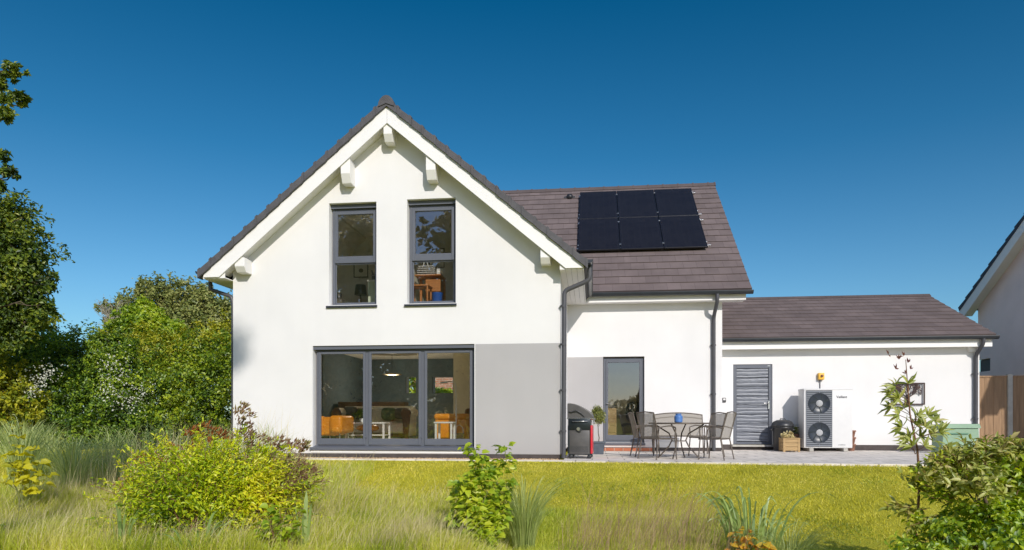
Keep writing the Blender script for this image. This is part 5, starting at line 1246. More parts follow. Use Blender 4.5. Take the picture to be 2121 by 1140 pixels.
# wing room
a = at(1258, 846, 18.2); b = at(1277, 846, 18.2)
t = thing('chest_of_drawers', 'narrow wooden chest of drawers behind the glazed door', 'drawers', ((a.x+b.x)/2, 18.4, FZ))
MB().rbox(a.x-.1, b.x, 18.2, 18.6, FZ, a.z, .008, 1).build('body', M['planter'], t)
for k in range(4): MB().rbox(a.x-.08, b.x-.02, 18.185, 18.2, FZ+.06+k*.18, FZ+.21+k*.18, .004, 1).build('drawer', M['planter'], t)
zz = a.z; xx = (a.x+b.x)/2
t = thing('model_ship', 'dark model sailing ship on top of the drawers', 'ornament', (xx, 18.4, zz))
mb = MB(); mb.prism([(xx-.10, zz+.07), (xx-.07, zz), (xx+.07, zz), (xx+.11, zz+.08)], 18.35, 18.42); mb.build('hull', M['bin'], t)
mb = MB(); mb.prism([(xx-.07, zz+.09), (xx+.07, zz+.09), (xx, zz+.27)], 18.38, 18.385); mb.tube([(xx, 18.385, zz+.05), (xx, 18.385, zz+.3)], .006, 6); mb.build('sails', M['greyfab'], t)
a = at(1288, 880, 18.9); t = thing('office_chair', 'dark rounded chair behind the glazed door', 'chair', (a.x+.25, 19, FZ))
MB().rbox(a.x, a.x+.55, 18.8, 19.3, FZ+.38, FZ+.48, .04, 3).build('seat', M['bin'], t); MB().ball((a.x+.38, 19.3, FZ+.78), (.26, .07, .30), 16, 10, .7).build('backrest', M['bin'], t); MB().tube([(a.x+.28, 19.05, FZ), (a.x+.28, 19.05, FZ+.4)], .03, 8).build('stem', M['chrome'], t)

# ------------------------------------------------------------------ hedges and trees at the left
hg = 'hedge shrubs along the left side of the garden'
def shrub(name, label, blobs, n, ls, m, asp=.65, group=hg, extra=None, tr=.07, cat='shrub', clump=.13, **kw):
    cx = sum(b[0][0] for b in blobs)/len(blobs); cy = sum(b[0][1] for b in blobs)/len(blobs)
    return tree(name, label, cat, (cx, cy, gz(cx, cy)), blobs, n, ls, m, tr, group, asp, clump, extra=extra, rough=.36, shell=(.55, 1.1), per=34, **kw)
shrub('hedge_shrub', 'dark green dense hedge shrub at the far left edge', [PB(-60, 800, 17.5, 110), PB(30, 790, 18.5, 95), PB(20, 860, 17.8, 85), PB(-40, 880, 17, 90), PB(50, 730, 19, 65), PB(-20, 720, 19, 60), PB(100, 720, 19.5, 45)], 26000, .10, L['dark'])
shrub('hedge_shrub', 'yellow-green shrub low at the left in front of the dark hedge', [PB(30, 800, 16.6, 52), PB(60, 835, 16.4, 40), PB(-10, 780, 16.6, 50), PB(10, 850, 16.4, 50)], 9000, .09, L['gold'])
def blossom(t):
    foliage('blossom', L['blossom'], t, [PB(90, 775, 16.0, 30, 6, 26), PB(75, 800, 16.0, 20, 6, 20)], 40, .05, .9, clump=.8)
shrub('hedge_shrub', 'dark green hedge shrub left of the hawthorn with few blossom sprays', [PB(150, 770, 17.8, 80), PB(120, 850, 17.4, 75), PB(200, 850, 17.4, 75), PB(190, 745, 18.2, 60), PB(100, 735, 18.2, 50), PB(180, 900, 17.0, 55)], 26000, .085, L['dark'], extra=blossom)
def may(t):
    foliage('blossom', L['blossom'], t, [PB(265, 790, 16.55, 42, 10, 52), PB(240, 770, 16.6, 30, 10, 40), PB(280, 830, 16.5, 22, 8, 32), PB(225, 800, 16.55, 30, 8, 40)], 170, .045, .9, clump=.7)
shrub('hawthorn_shrub', 'hawthorn shrub dotted with white blossom in the hedge', [PB(245, 780, 17.6, 62), PB(260, 850, 17.4, 62), PB(235, 730, 18.2, 45), PB(285, 900, 17.2, 50)], 20000, .075, L['dark'], extra=may)
shrub('hedge_shrub', 'golden green shrub in the hedge nearest the house corner', [PB(400, 790, 18.4, 85), PB(450, 840, 18.0, 75), PB(340, 830, 17.9, 70), PB(440, 760, 18.8, 65), PB(500, 780, 18.6, 70), PB(370, 880, 17.8, 60), PB(455, 900, 17.8, 50)], 30000, .085, L['mid'])
shrub('hedge_shrub', 'tall yellowish shrub rising behind the hedge left of the house', [PB(330, 745, 19.5, 60), PB(400, 730, 19.8, 55), PB(455, 720, 20, 50), PB(280, 725, 20, 40), PB(500, 740, 19.8, 60), PB(230, 715, 20, 30)], 22000, .09, L['gold'])
shrub('round_tree', 'bright green round-topped tree rising above the hedge', [PB(300, 688, 24, 50), PB(262, 700, 24, 34), PB(338, 700, 24, 36), PB(298, 655, 24, 28)], 17000, .13, L['lime'], group=None, cat='tree', tr=.1)
# pale open tree behind
tree('open_tree', 'grey-green open-crowned tree behind the bright round tree', 'tree', (at(360, 900, 32).x, 32, 0), [PB(330, 640, 32, 62), PB(395, 645, 32, 58), PB(445, 660, 32, 55), PB(275, 665, 32, 48), PB(350, 605, 32, 26), PB(415, 612, 32, 30), PB(500, 680, 32, 60), PB(330, 700, 32, 70), PB(430, 710, 32, 70), PB(240, 640, 32, 28), PB(300, 598, 32, 22)], 30000, .17, L['olive'], .22, clump=.13, shell=(.35, 1.05), rough=.35, per=18)
mb = MB(); bt = thing('bare_tree', 'leafless grey twiggy tree left of the open-crowned tree', 'tree', (at(232, 900, 30).x, 30, 0))
b0 = Vector((at(232, 900, 30).x, 30, 0)); tp = at(238, 690, 30); branch(mb, b0, tp, .1, .05, .02)
for k in range(26):
    e = at(random.uniform(202, 262), random.uniform(618, 690), 30 + random.uniform(-.6, .6)); p = branch(mb, tp, e, .028, .008, .08)
    for j in range(4): branch(mb, p[random.randint(2, 5)], e + Vector((random.gauss(0, .3), random.gauss(0, .2), random.uniform(-.1, .4))), .012, .004, .1, 3)
mb.build('trunk', mat('grey_twigs', (.30, .27, .22), .9), bt)
# big tree overhanging the left edge
tree('overhanging_tree', 'tall dark leafy tree overhanging the left edge of the garden', 'tree', (at(-130, 900, 15).x, 15, -.03),
     [PB(10, 470, 15, 62), PB(40, 545, 15, 62), PB(30, 612, 15.2, 62), PB(-40, 560, 15.4, 80), PB(-60, 470, 15.4, 66), PB(88, 590, 15, 26), PB(85, 650, 15, 30), PB(-14, 385, 15, 22), PB(20, 356, 15, 20, 20, 11), PB(-8, 318, 15, 17),
      PB(32, 205, 14.6, 24, 24, 12), PB(8, 240, 14.6, 22, 24, 14), PB(25, 148, 14.8, 20, 20, 13), PB(-5, 175, 14.8, 20, 20, 16), PB(30, 680, 15.3, 40), PB(-30, 660, 15.4, 60)],
     44000, .10, L['tree'], .2, leader=[at(-140, py, 15) for py in (760, 640, 540, 440, 340, 240, 140, 60)], clump=.15, shell=(.3, 1.05), rough=.4, per=24)

# ------------------------------------------------------------------ trees behind the photographer, seen in the glass
def backtree(x, y, h, r, m, lab, n=5000, ls=.4, low=.2):
    z = gz(x, y)
    bl = [((x, y, z+h*.62), (r, r*.7, h*.33)), ((x+r*.6, y, z+h*.45), (r*.8, r*.6, h*.25)), ((x-r*.6, y+.5, z+h*.42), (r*.8, r*.6, h*.26)), ((x, y, z+h*.86), (r*.7, r*.6, h*.16)), ((x, y+.6, z+h*low), (r*1.1, r*.5, h*.22))]
    tree('garden_tree', lab, 'tree', (x, y, z), bl, n, ls, m, .3, 'trees behind the viewpoint', clump=.16, twig=False, rough=.3, shell=(.2, 1.0))
L['back'] = leafmat('backlit_leaves', [(.55,.50,.30),(.68,.62,.40),(.80,.74,.50)], .6, .02)
backtree(-15.0, -16, 15.0, 4.6, L['back'], 'tree behind the viewpoint mirrored in the left upper window', 13000, .5)
backtree(-7.6, -20, 17.5, 5.6, L['back'], 'tree behind the viewpoint mirrored in the right upper window', 20000, .55)
backtree(-23, -20, 15.0, 5, L['back'], 'leftmost tree of the row behind the viewpoint', 9000, .5)
wl = at(497, 738, YF); q = 30.0
tc0 = Vector((wl.x - .55, YF, wl.z)) + Vector((.45, -1, .62))*q
tree('slender_tree', 'slender leaning tree far behind the viewpoint', 'tree', (tc0.x-2.6, tc0.y, gz(tc0.x, tc0.y)), [(tuple(tc0), (.62, .7, .42)), ((tc0.x-.95, tc0.y, tc0.z-1.4), (.8, .8, 1.0)), ((tc0.x-1.7, tc0.y, tc0.z-3.2), (1.0, 1.0, 1.2))], 6000, .16, L['mid'], .12, None, twig=False, shell=(.1, 1.0), rough=.15)
for i, x in enumerate(range(-70, 75, 9)):
    rr = random.uniform(4.5, 7); y = -85 - random.uniform(0, 18); h = random.uniform(3.6, 5.2)
    backtree(x + random.uniform(-2, 2), y, h, rr, L['back'], 'distant tree of the line beyond the meadow behind the viewpoint', 1500, .8)

# ------------------------------------------------------------------ lawn and foreground planting
def gzv(x, y):
    t = np.clip((12.7 - y)/4.7, 0, 1); return -0.025 - 0.76*(t*t*(3-2*t)*.35 + t*.65)
def in_view(x, y, margin=40):
    d = -x*SA + y*CA; px = CX + F*(x*CA + y*SA)/d
    return (d > .5) & (px > -margin) & (px < 2121+margin)
def scatter(n, x0, x1, y0, y1, pw=1.0):
    x = rng.uniform(x0, x1, n); y = y0 + (y1-y0)*rng.random(n)**pw
    k = in_view(x, y); x, y = x[k], y[k]; return np.stack([x, y, gzv(x, y)], 1)
def nz(p, s, seed=0):
    a = p[:, 0]*s + seed; b = p[:, 1]*s + seed*1.7
    return (np.sin(a*1.3+np.sin(b*1.1)) + np.sin(b*1.7+np.sin(a*.9)*1.5) + np.sin((a+b)*.8))/3
b_ = scatter(260000, -13, 10.5, 6.6, 12.9, 1.15)
lim = np.where(b_[:, 0] < -.55, 13.08, 12.93 - (b_[:, 0]+.55)*.0486); b_ = b_[b_[:, 1] < lim]
b_ = np.concatenate([b_, scatter(26000, -14, -8, 12.8, 18)])
n = len(b_); hh = rng.uniform(.018, .042, n)*(1 + .35*nz(b_, 1.3)); 
blades('lawn', L['lawn'], None, b_, hh, rng.uniform(.007, .013, n), rng.normal(0, .016, (n, 2)), .15)
tag(bpy.data.objects['lawn'], 'mown yellow-green lawn between the planting and the patio', 'lawn', kind='stuff')
wd_ = scatter(60000, -10, 10, 7.4, 12.6); wd_ = wd_[(nz(wd_, 1.1, 2) + .6*nz(wd_, 4.3, 7) + rng.normal(0, .12, len(wd_))) > .62]
L['clover'] = leafmat('clover_tint', [(0.13,0.20,0.015),(0.26,0.34,0.02),(0.40,0.44,0.05)], 0.3, 0.03)
blades('lawn_clover', L['clover'], None, wd_, rng.uniform(.03, .06, len(wd_)), .012, rng.normal(0, .025, (len(wd_), 2)), .2)
tag(bpy.data.objects['lawn_clover'], 'darker green patches of clover and coarse grass in the lawn', 'clover', kind='stuff')
# taller rough grass: left part, central wisps, bottom edge
def meadow(name, lab, boxes, m, h, wd, lean, segs=3, cat='grass', bend=.35, wind=(.0, 0), cut=-9):
    ps = [scatter(nn, x0, x1, y0, y1) for (nn, x0, x1, y0, y1) in boxes]; p = np.concatenate(ps); p = p[nz(p, 2.3, 5) + rng.normal(0, .15, len(p)) > cut]; n = len(p)
    X0 = min(b[1] for b in boxes); X1 = max(b[2] for b in boxes); fe = np.clip(np.minimum(p[:, 0]-X0, X1-p[:, 0])/.55 + .25*nz(p, 3.1, 9), 0, 1)
    keep = rng.random(n) < .05 + .95*fe; p = p[keep]; fe = fe[keep]; n = len(p)
    hh = h*rng.uniform(.45, 1.2, n)*(1 + .3*nz(p, 1.9, 3))*(.45 + .55*fe); l = rng.normal(0, 1, (n, 2))*lean*hh[:, None] + np.array(wind)*hh[:, None]
    o = blades(name, m, None, p, hh, rng.uniform(.6, 1.3, n)*wd, l, bend, segs); tag(o, lab, cat, kind='stuff'); return o
meadow('meadow_grass', 'rough unmown yellow-green grass in the left foreground', [(80000, -8.5, -1.9, 6.9, 9.8), (26000, -9, -3.8, 9.3, 11.8), (16000, -2.6, -.9, 6.9, 8.5)], L['meadow'], .42, .0065, .30, wind=(.16, 0))
meadow('straw_grass', 'pale straw-coloured grass stems in the left foreground', [(9000, -8.5, -1.8, 6.9, 9.8), (3000, -9, -3.8, 9.3, 11.8), (1500, -2.4, -.9, 6.9, 8.2)], L['seed'], .52, .0045, .22, 4, bend=.15, wind=(.18, 0))
meadow('wispy_grass', 'wispy purplish seeding grass in the middle foreground', [(1500, -.6, 1.7, 6.9, 8.9)], L['purple'], .82, .0036, .24, 4, bend=.10, wind=(.22, 0))
meadow('fine_grass', 'fine green grass growing among the seeding grass', [(34000, -1.2, 2.0, 6.8, 9.4), (15000, 1.2, 4.8, 6.8, 8.1)], L['meadow'], .25, .006, .34, 3, wind=(.14, 0))
meadow('tall_grass', 'tall grassy margin below the hedge at the left', [(3800, -9.5, -4.8, 10.2, 12.0), (3000, -13, -8, 11.5, 14.5)], L['bluegrass'], .92, .012, .28, 4, bend=.3, cut=.1)
meadow('margin_grass', 'yellow-green grass filling the margin below the hedge', [(13000, -9.8, -4.4, 9.6, 12.0), (3000, -13, -8, 11.8, 14)], L['meadow'], .34, .009, .3, 3, cut=-.2)
meadow('tan_stalks', 'dry tan grass stalks standing among the left margin grass', [(1100, -8.6, -4.6, 9.6, 11.6)], L['seed'], .98, .007, .12, 3, bend=.05, wind=(.12, 0))

def tuft(name, lab, px, Y, n, h, wd, spread, lean, m, cat='grass', bend=.45, segs=6, z=None):
    c = at(px, 900, Y); c.z = gz(c.x, Y) if z is None else z
    t = thing(name, lab, cat, c); th = rng.uniform(0, 2*math.pi, n); rr = spread*np.sqrt(rng.random(n))
    b = np.stack([c.x + rr*np.cos(th), c.y + rr*np.sin(th), np.full(n, c.z)], 1)
    hh = h*rng.uniform(.55, 1.05, n); le = np.stack([np.cos(th), np.sin(th)], 1)*(lean*hh*rng.uniform(.3, 1.2, n))[:, None]
    blades('blades', m, t, b, hh, wd*rng.uniform(.6, 1.2, n), le, bend, segs, 1.0); return t
L['corner'] = leafmat('corner_shrub_leaves', [(.06,.15,.008),(.25,.40,.016),(.50,.62,.03),(.72,.74,.08)], .45, .06)
L['strap'] = leafmat('strap_leaves', [(.16,.27,.07),(.33,.46,.13),(.52,.62,.24)], .4, .08)
tuft('iris_clump', 'clump of broad arching blue-green strap leaves at lower right', 1558, 7.6, 60, 1.5, .030, .26, .40, L['strap'], 'plant', .50, 10)
tuft('iris_clump', 'thin-leaved blue-green grass clump right of the strap leaves', 1635, 7.4, 240, .9, .006, .14, .95, L['bluegrass'], 'plant', .5, 7)
tuft('grass_tuft', 'fountain of fine blue-green grass right of the lime shrub', 1085, 7.9, 520, 1.35, .006, .12, .40, L['bluegrass'], 'grass', .35, 7)
tuft('grass_tuft', 'pale arching grass clump at the left edge below the hedge', 45, 10.3, 200, 1.65, .014, .18, .32, L['bluegrass'], 'grass', .3, 8)
tuft('grass_tuft', 'arching green grass clump right of the yellow-leaved plant', 150, 10.2, 170, 1.35, .014, .2, .42, L['bluegrass'], 'grass', .35, 8)
tuft('strap_plant', 'broad pale strap leaves at the bottom left edge', 250, 7.3, 12, .85, .046, .14, .3, L['strap'], 'plant', .35, 9)
tuft('strap_plant', 'pair of broad upright strap leaves beside the round-leaved plant', 630, 7.3, 4, .80, .06, .04, .10, L['strap'], 'plant', .05, 7)
tuft('strap_plant', 'arching pale strap leaves below the large yellow-green shrub', 410, 7.2, 14, .80, .038, .2, .5, L['strap'], 'plant', .42, 9)
tuft('bamboo_canes', 'bundle of dry upright tan canes in front of the hedge', 338, 9.4, 22, 1.02, .018, .20, .06, L['seed'], 'canes', .0, 3)

def sprays(t, m, origin, tips, ls, asp=.4, k=26, r=.004, sag=.04, stem='stem_red', hi=False):
    """loose leafy shoots that break the outline of a shrub"""
    mb = MB(); P_, A_ = [], []
    for e in tips:
        a = Vector(origin).lerp(e, .45) + Vector((random.gauss(0, .05), random.gauss(0, .05), 0)); pts = branch(mb, a, e, r, r*.4, .035, 7)
        for i in range(k):
            f = (i/(k-1))**.8*6.99; j = int(f); p = pts[j].lerp(pts[j+1], f-j); d = (pts[j+1]-pts[j]).normalized()
            P_.append(tuple(p)); A_.append(tuple(d*.6 + Vector((random.gauss(0, .7), random.gauss(0, .7), random.gauss(0, .5)))))
    mb.build('stems', M[stem], t); n = len(P_)
    o = leaves('shoots', m, t, np.array(P_), np.array(A_), rng.normal(0, .5, (n, 3)) + np.array([0, -.3, .8]), ls*rng.uniform(.6, 1.3, n), ls*asp, hi); join_into(t, o)
def join_into(t, src):
    dst = [c for c in t.children if c.name.split('.')[0] in ('foliage', 'crown')][0]
    me = dst.data; k = len(me.materials); me.materials.append(src.data.materials[0])
    bm = bmesh.new(); bm.from_mesh(me); nf = len(bm.faces); bm.from_mesh(src.data); bm.faces.ensure_lookup_table()
    for i in range(nf, len(bm.faces)): bm.faces[i].material_index = k
    bm.to_mesh(me); bm.free(); bpy.data.objects.remove(src)
def ring(px, py, rx, ry, Y, n, a0=0, a1=180, j=.25):
    o = []
    for i in range(n):
        a = R(random.uniform(a0, a1)); q = random.uniform(.85, 1+j); o.append(at(px + rx*q*math.cos(a), py - ry*q*math.sin(a), Y + random.uniform(-.3, .3)))
    return o
# lime-leaved young shrub with two leaders
def lime_shrub():
    Y = 7.7; c = at(985, 1140, Y); c.z = gz(c.x, Y)
    t = thing('lime_shrub', 'young lime green leafy shrub with two upright leaders in the lawn', 'shrub', c)
    mb = MB(); P_, A_ = [], []
    tips = [at(978, 928, Y), at(1046, 930, Y+.1), at(1010, 985, Y-.1), at(955, 1010, Y+.1), at(1050, 1000, Y), at(985, 1050, Y-.2), at(1015, 1060, Y+.15), at(945, 1070, Y), at(1035, 1070, Y-.1), at(965, 1000, Y-.15), at(1000, 955, Y+.1), at(1000, 1100, Y-.2), at(960, 1110, Y-.1)]
    for tp in tips:
        pts = branch(mb, c + Vector((random.gauss(0, .03), random.gauss(0, .03), 0)), tp, .012, .004, .03, 9)
        for i in range(2, 10):
            p = pts[i]
            for k in range(24):
                a = random.random()*6.28; P_.append(p + Vector((random.gauss(0, .03), random.gauss(0, .03), random.gauss(0, .03)))); A_.append((math.cos(a), math.sin(a), random.uniform(-.5, .35)))
    mb.build('stems', M['stem_green'], t)
    P_ = np.array(P_); A_ = np.array(A_); n = len(P_); s = rng.uniform(.055, .125, n)
    P_ = P_ + unit(A_)*.035
    nr = np.array([0, -.35, 1.0]) + rng.normal(0, .45, (n, 3)); leaves('foliage', L['lime'], t, P_, A_, nr, s, s*.62, True)
lime_shrub()

# big yellow-green shrub in the left foreground (spirea-like, fine drooping leaves)
def spirea():
    bl = [PB(420, 1010, 7.9, 85, 80, 62), PB(350, 1040, 7.8, 75, 70, 60), PB(500, 1020, 7.9, 80, 70, 62), PB(440, 960, 8.1, 75, 60, 35), PB(560, 1000, 8.0, 50, 50, 50), PB(300, 1030, 8.0, 50, 50, 50), PB(400, 1085, 7.8, 95, 70, 55), PB(500, 1090, 7.9, 80, 70, 50), PB(340, 950, 8.3, 50, 40, 26), PB(540, 950, 8.2, 55, 40, 22)]
    c = at(430, 1140, 7.9); c.z = gz(c.x, 7.9)
    t = thing('spirea_shrub', 'large spreading yellow-green shrub with small leaves in the left foreground', 'shrub', c)
    mb = MB()
    for i in range(46):
        b = random.choice(bl); e = Vector(b[0]) + Vector((random.gauss(0, .7)*b[1][0], random.gauss(0, .5)*b[1][1], random.uniform(.2, 1.35)*b[1][2])); branch(mb, c + Vector((random.gauss(0, .1), random.gauss(0, .1), 0)), e, .008, .003, .04, 6)
    mb.build('stems', M['stem_red'], t)
    p, o_ = cloud(bl, 12000, .22, 14, (.2, 1.1), .6); k = p[:, 2] > c.z; p = p[k]; o_ = o_[k]; n = len(p)
    ax = np.stack([rng.normal(.55, .5, n), rng.normal(-.1, .5, n), rng.normal(.10, .4, n)], 1) + o_*.5
    nr = o_*.5 + np.array([0, -.1, .8]) + rng.normal(0, .4, (n, 3)); s = rng.uniform(.04, .085, n)
    leaves('foliage', L['spirea'], t, p, ax, nr, s, s*.38)
    sprays(t, L['spirea'], at(430, 1060, 7.9), [e for q in (1.0, .8, .6) for e in ring(430, 1050, 210*q, 142*q, 7.9, 95, -15, 195)], .06, .34, 34)
    sprays(t, L['sedum'], at(520, 1040, 8.0), ring(520, 1010, 140, 80, 8.0, 34, -5, 60, .2), .035, .36, 26)
    sprays(t, L['bronze'], at(340, 1040, 8.0), ring(370, 1040, 140, 110, 8.1, 14, 90, 175, .1), .035, .4, 22)
    fo = [PB(330, 960, 8.1, 60, 30, 16), PB(300, 1000, 8.0, 55, 30, 30), PB(390, 935, 8.2, 60, 30, 14)]
    p, o_ = cloud(fo, 420, .2, 14); n = len(p); o = leaves('bronze_tips', L['bronze'], t, p, o_+rng.normal(0, .6, (n, 3)), rng.normal(0, 1, (n, 3)) + np.array([0, 0, 1]), rng.uniform(.03, .055, n), .018); join_into(t, o)
spirea()

# flower-headed perennials before the white wall
def perennial(name, lab, px, Y, heads, m=None, hs=.085):
    c = at(px, 1000, Y); c.z = gz(c.x, Y); t = thing(name, lab, 'plant', c); mb = MB(); P_, A_, N_ = [], [], []
    P2, A2 = [], []
    for (hx, hy_) in heads:
        e = at(hx, hy_, Y + random.uniform(-.15, .15)); pts = branch(mb, c, e, .006, .003, .03, 6)
        P_, A_ = [], []
        for k in range(24):
            q = e + Vector((random.uniform(-hs, hs)*.62, random.uniform(-hs, hs)*.5, random.uniform(-hs, hs)*.5)); P_.append(q); A_.append((q-e)*6 + Vector((.5, 0, .5)))
        leaves('flower_head', m or L['sedum'], t, np.array(P_), np.array(A_), rng.normal(0, 1, (24, 3)), rng.uniform(.04, .08, 24), .026)
        for i in range(2, 6):
            for k in range(3): a = random.random()*6.28; P2.append(pts[i]); A2.append((math.cos(a), math.sin(a), .5))
    mb.build('stems', M['stem_red'], t)
    P2 = np.array(P2); A2 = np.array(A2); n = len(P2); leaves('leaves', L['olive'], t, P2, A2, rng.normal(0, .4, (n, 3)) + np.array([0, 0, 1]), rng.uniform(.05, .09, n), .022)
    return t
perennial('seedhead_plant', 'tall plant with dusky flower heads against the white house corner', 500, 8.6, [(492, 852), (505, 845), (498, 875), (515, 860), (500, 895), (512, 885), (485, 905), (520, 900), (495, 862), (508, 908)])
perennial('seedhead_plant', 'spreading plant with reddish brown seed heads in front of the white wall', 560, 8.6, [(525, 905), (545, 910), (560, 918), (575, 912), (590, 920), (580, 930), (540, 930), (520, 935), (565, 938), (600, 928), (515, 920)])
perennial('seedhead_plant', 'single brown flower head plant left of the big window', 615, 8.6, [(615, 922), (628, 928), (620, 935), (630, 920)], hs=.07)
perennial('brown_perennial', 'low reddish brown flowering plant before the hedge', 425, 9.2, [(405, 890), (425, 882), (440, 895), (415, 905), (450, 905), (390, 900), (435, 915), (460, 900), (400, 918), (470, 915)], L['bronze'])
perennial('brown_perennial', 'feathery pinkish brown stems reaching over the lawn', 570, 8.1, [(590, 955), (615, 965), (635, 968), (600, 975), (575, 960), (625, 985), (645, 975), (585, 985), (560, 950)], L['sedum'])

# yellow-leaved plant at left edge, round-leaved plants at bottom
def bigleaf(name, lab, Y, spots, m, size, nper=10, base=None, asp=.8, stem='stem_green', cat='plant'):
    c = at(sum(s[0] for s in spots)/len(spots), 1100, Y); c.z = gz(c.x, Y); t = thing(name, lab, cat, c); mb = MB(); P_, A_ = [], []
    for (hx, hy_) in spots:
        e = at(hx, hy_, Y + random.uniform(-.12, .12)); pts = branch(mb, c, e, .007, .003, .04, 6)
        for k in range(nper):
            a = random.random()*6.28; j = pts[-1 - (k % 3)]; P_.append(j); A_.append((math.cos(a), math.sin(a), random.uniform(-.3, .3)))
    mb.build('stems', M[stem], t); P_ = np.array(P_); A_ = np.array(A_); n = len(P_); P_ = P_ + unit(A_)*.02; s = rng.uniform(.6, 1.25, n)*size
    leaves('foliage', m, t, P_, A_, rng.normal(0, .45, (n, 3)) + np.array([0, -.4, 1]), s, s*asp, True); return t
L['orangeleaf'] = leafmat('orange_leaves', [(.50,.20,.02),(.72,.42,.04),(.70,.60,.05)], .35, .04)
bigleaf('yellow_plant', 'bright yellow-leaved plant in the grass at the far left', 8.6, [(40, 905), (25, 960), (50, 945), (75, 930), (20, 985), (60, 975), (35, 925), (80, 960), (15, 945), (100, 985)], L['yellow'], .125, 12)
bigleaf('round_leaved_plant', 'round-leaved green plant low beside the large yellow-green shrub', 7.2, [(560, 1080), (580, 1060), (600, 1085), (545, 1110), (575, 1120), (600, 1120), (620, 1060), (540, 1085), (590, 1100), (625, 1090), (560, 1050), (565, 1135)], L['lime'], .10, 11, stem='stem_red')
bigleaf('low_creeper', 'low dark-stemmed creeper along the bottom left edge', 7.5, [(20, 1115), (60, 1105), (100, 1110), (150, 1100), (30, 1130), (90, 1130), (140, 1125), (180, 1110), (220, 1130), (10, 1090)], L['lime'], .05, 10, stem='stem_red')
bigleaf('young_weed', 'small yellow-tipped leafy weed in the left meadow grass', 7.6, [(200, 1060), (190, 1075), (215, 1080), (175, 1090), (205, 1095), (225, 1095)], L['lime'], .055, 9)
bigleaf('orange_leaved_plant', 'orange and yellow leaved plant at the foot of the strap leaves', 7.3, [(1525, 1105), (1545, 1100), (1560, 1115), (1535, 1125), (1580, 1125), (1510, 1130), (1590, 1135)], L['orangeleaf'], .085, 9)

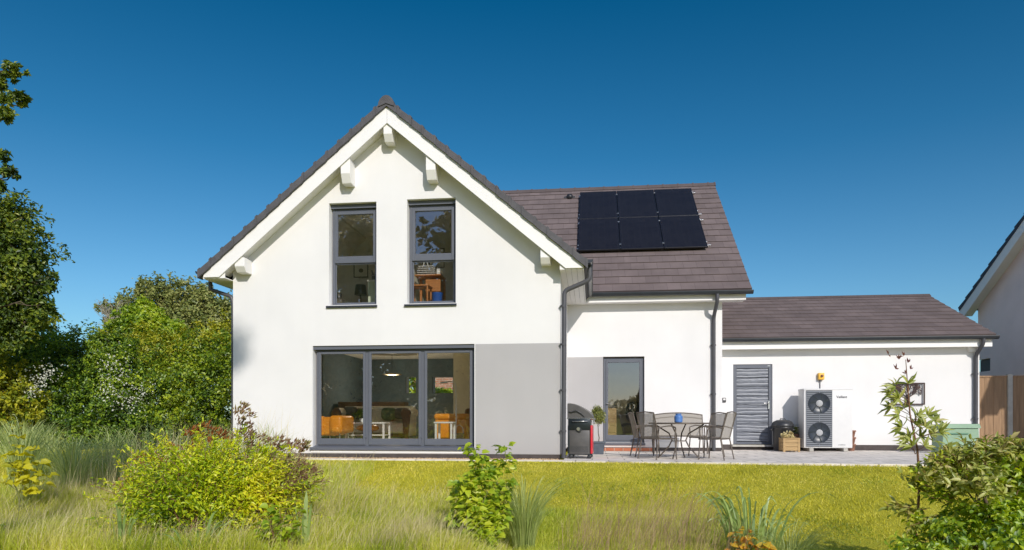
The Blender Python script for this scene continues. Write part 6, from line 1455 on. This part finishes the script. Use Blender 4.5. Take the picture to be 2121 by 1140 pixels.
# right-hand foreground shrub: palmate upper shoots above a dense leafy mass
def palm_shrub():
    Y = 6.6; c = at(1990, 1140, Y); c.z = gz(c.x, Y)
    t = thing('palmate_shrub', 'tall feathery shoot with palmate leaves rising before the metal tree artwork', 'shrub', at(1890, 1100, Y)); t.location.z = gz(t.location.x, Y)
    base = Vector(t.location); mb = MB(); P_, A_ = [], []
    main = [base, at(1905, 1000, Y), at(1900, 930, Y), at(1885, 860, Y), at(1880, 800, Y), at(1876, 745, Y)]
    mb.tube(main, [.012, .011, .009, .007, .005, .003], 6)
    nodes = [(1855, 800), (1880, 795), (1845, 815), (1862, 826), (1845, 845), (1872, 846), (1862, 860), (1900, 862), (1920, 860), (1868, 885), (1895, 880), (1915, 885), (1880, 905), (1905, 905), (1935, 872), (1925, 900), (1890, 925), (1915, 925), (1875, 920), (1860, 830), (1945, 895)]
    for (x, y) in nodes:
        e = at(x, y, Y + random.uniform(-.15, .15)); j = at(1893 - (900-y)*.10, y+16, Y); mb.tube([j, j.lerp(e, .5)+Vector((0, 0, .01)), e], .003, 5)
        a0 = math.atan2(e.z-j.z, e.x-j.x)
        for k in range(8):
            a = a0 + (k-3.5)*.38 + random.gauss(0, .1); P_.append(e); A_.append((math.cos(a), random.gauss(-.1, .4), math.sin(a)))
    mb.build('stems', M['stem_red'], t); P_ = np.array([tuple(p) for p in P_]); A_ = np.array(A_); n = len(P_)
    leaves('foliage', L['palmate'], t, P_, A_, rng.normal(0, .3, (n, 3)) + np.array([.2, -.8, .5]), rng.uniform(.08, .14, n), .026, True)
    # dark reddish new shoots at the very top
    mb = MB(); P_, A_ = [], []
    for (x, y) in ((1872, 738), (1880, 752), (1862, 745), (1885, 765), (1876, 775), (1840, 735), (1855, 765)):
        e = at(x, y, Y)
        for k in range(4): a = R(90) + random.gauss(0, .7); P_.append(e); A_.append((math.cos(a), random.gauss(0, .3), math.sin(a)))
    P_ = np.array([tuple(p) for p in P_]); A_ = np.array(A_); n = len(P_); o = leaves('young_shoots', leafmat('red_shoots', [(.13,.03,.03),(.24,.10,.06)], .3), t, P_, A_, rng.normal(0, .3, (n, 3)) + np.array([0, -1, .3]), rng.uniform(.03, .06, n), .014); join_into(t, o)
palm_shrub()
shr = [PB(2070, 975, 6.4, 62, 60, 34), PB(1990, 985, 6.5, 34, 40, 20), PB(2120, 955, 6.5, 40, 50, 30), PB(2125, 1010, 6.4, 55, 60, 50), PB(2060, 1110, 6.2, 84, 70, 44), PB(1965, 1112, 6.3, 62, 50, 38), PB(1910, 1128, 6.3, 40, 40, 26), PB(2125, 1100, 6.2, 80, 70, 60), PB(2040, 1060, 6.3, 46, 50, 26)]
c = at(2050, 1100, 6.4)
ds = tree('dense_shrub', 'dense dark green leafy shrub filling the lower right corner', 'shrub', (c.x, 6.4, gz(c.x, 6.4)), shr, 7000, .056, L['corner'], .035, None, .5, .24, hi=True, shell=(.3, 1.2), rough=.55)
p0 = len(shr)
shr2 = [PB(1995, 948, 6.3, 50, 40, 22), PB(2060, 940, 6.3, 55, 40, 22), PB(1945, 965, 6.2, 36, 30, 22), PB(2115, 925, 6.3, 30, 30, 22), PB(2020, 995, 6.1, 65, 40, 28)]
ls_ = tree('lime_topped_shrub', 'lighter yellow-green shrub growing over the dense corner shrub', 'shrub', (c.x-.1, 6.2, gz(c.x, 6.2)), shr2, 1300, .07, L['palmate'], .02, None, .4, .28, hi=True, shell=(.3, 1.25), rough=.6)

sprays(ds, L['corner'], at(2040, 1060, 6.4), ring(2050, 1040, 150, 100, 6.35, 50, 40, 185, .25), .07, .45, 16, hi=True)
sprays(ls_, L['palmate'], at(2040, 990, 6.3), ring(2040, 1000, 110, 80, 6.3, 30, 10, 175, .35), .08, .32, 14, hi=True)
sprays(ds, L['palmate'], at(1960, 1050, 6.3), [at(x, y, 6.3) for x, y in ((1838, 1052), (1855, 1045), (1870, 1060), (1880, 1100), (1868, 980), (1890, 1000), (1885, 1090), (1900, 970))], .085, .36, 22, hi=True)
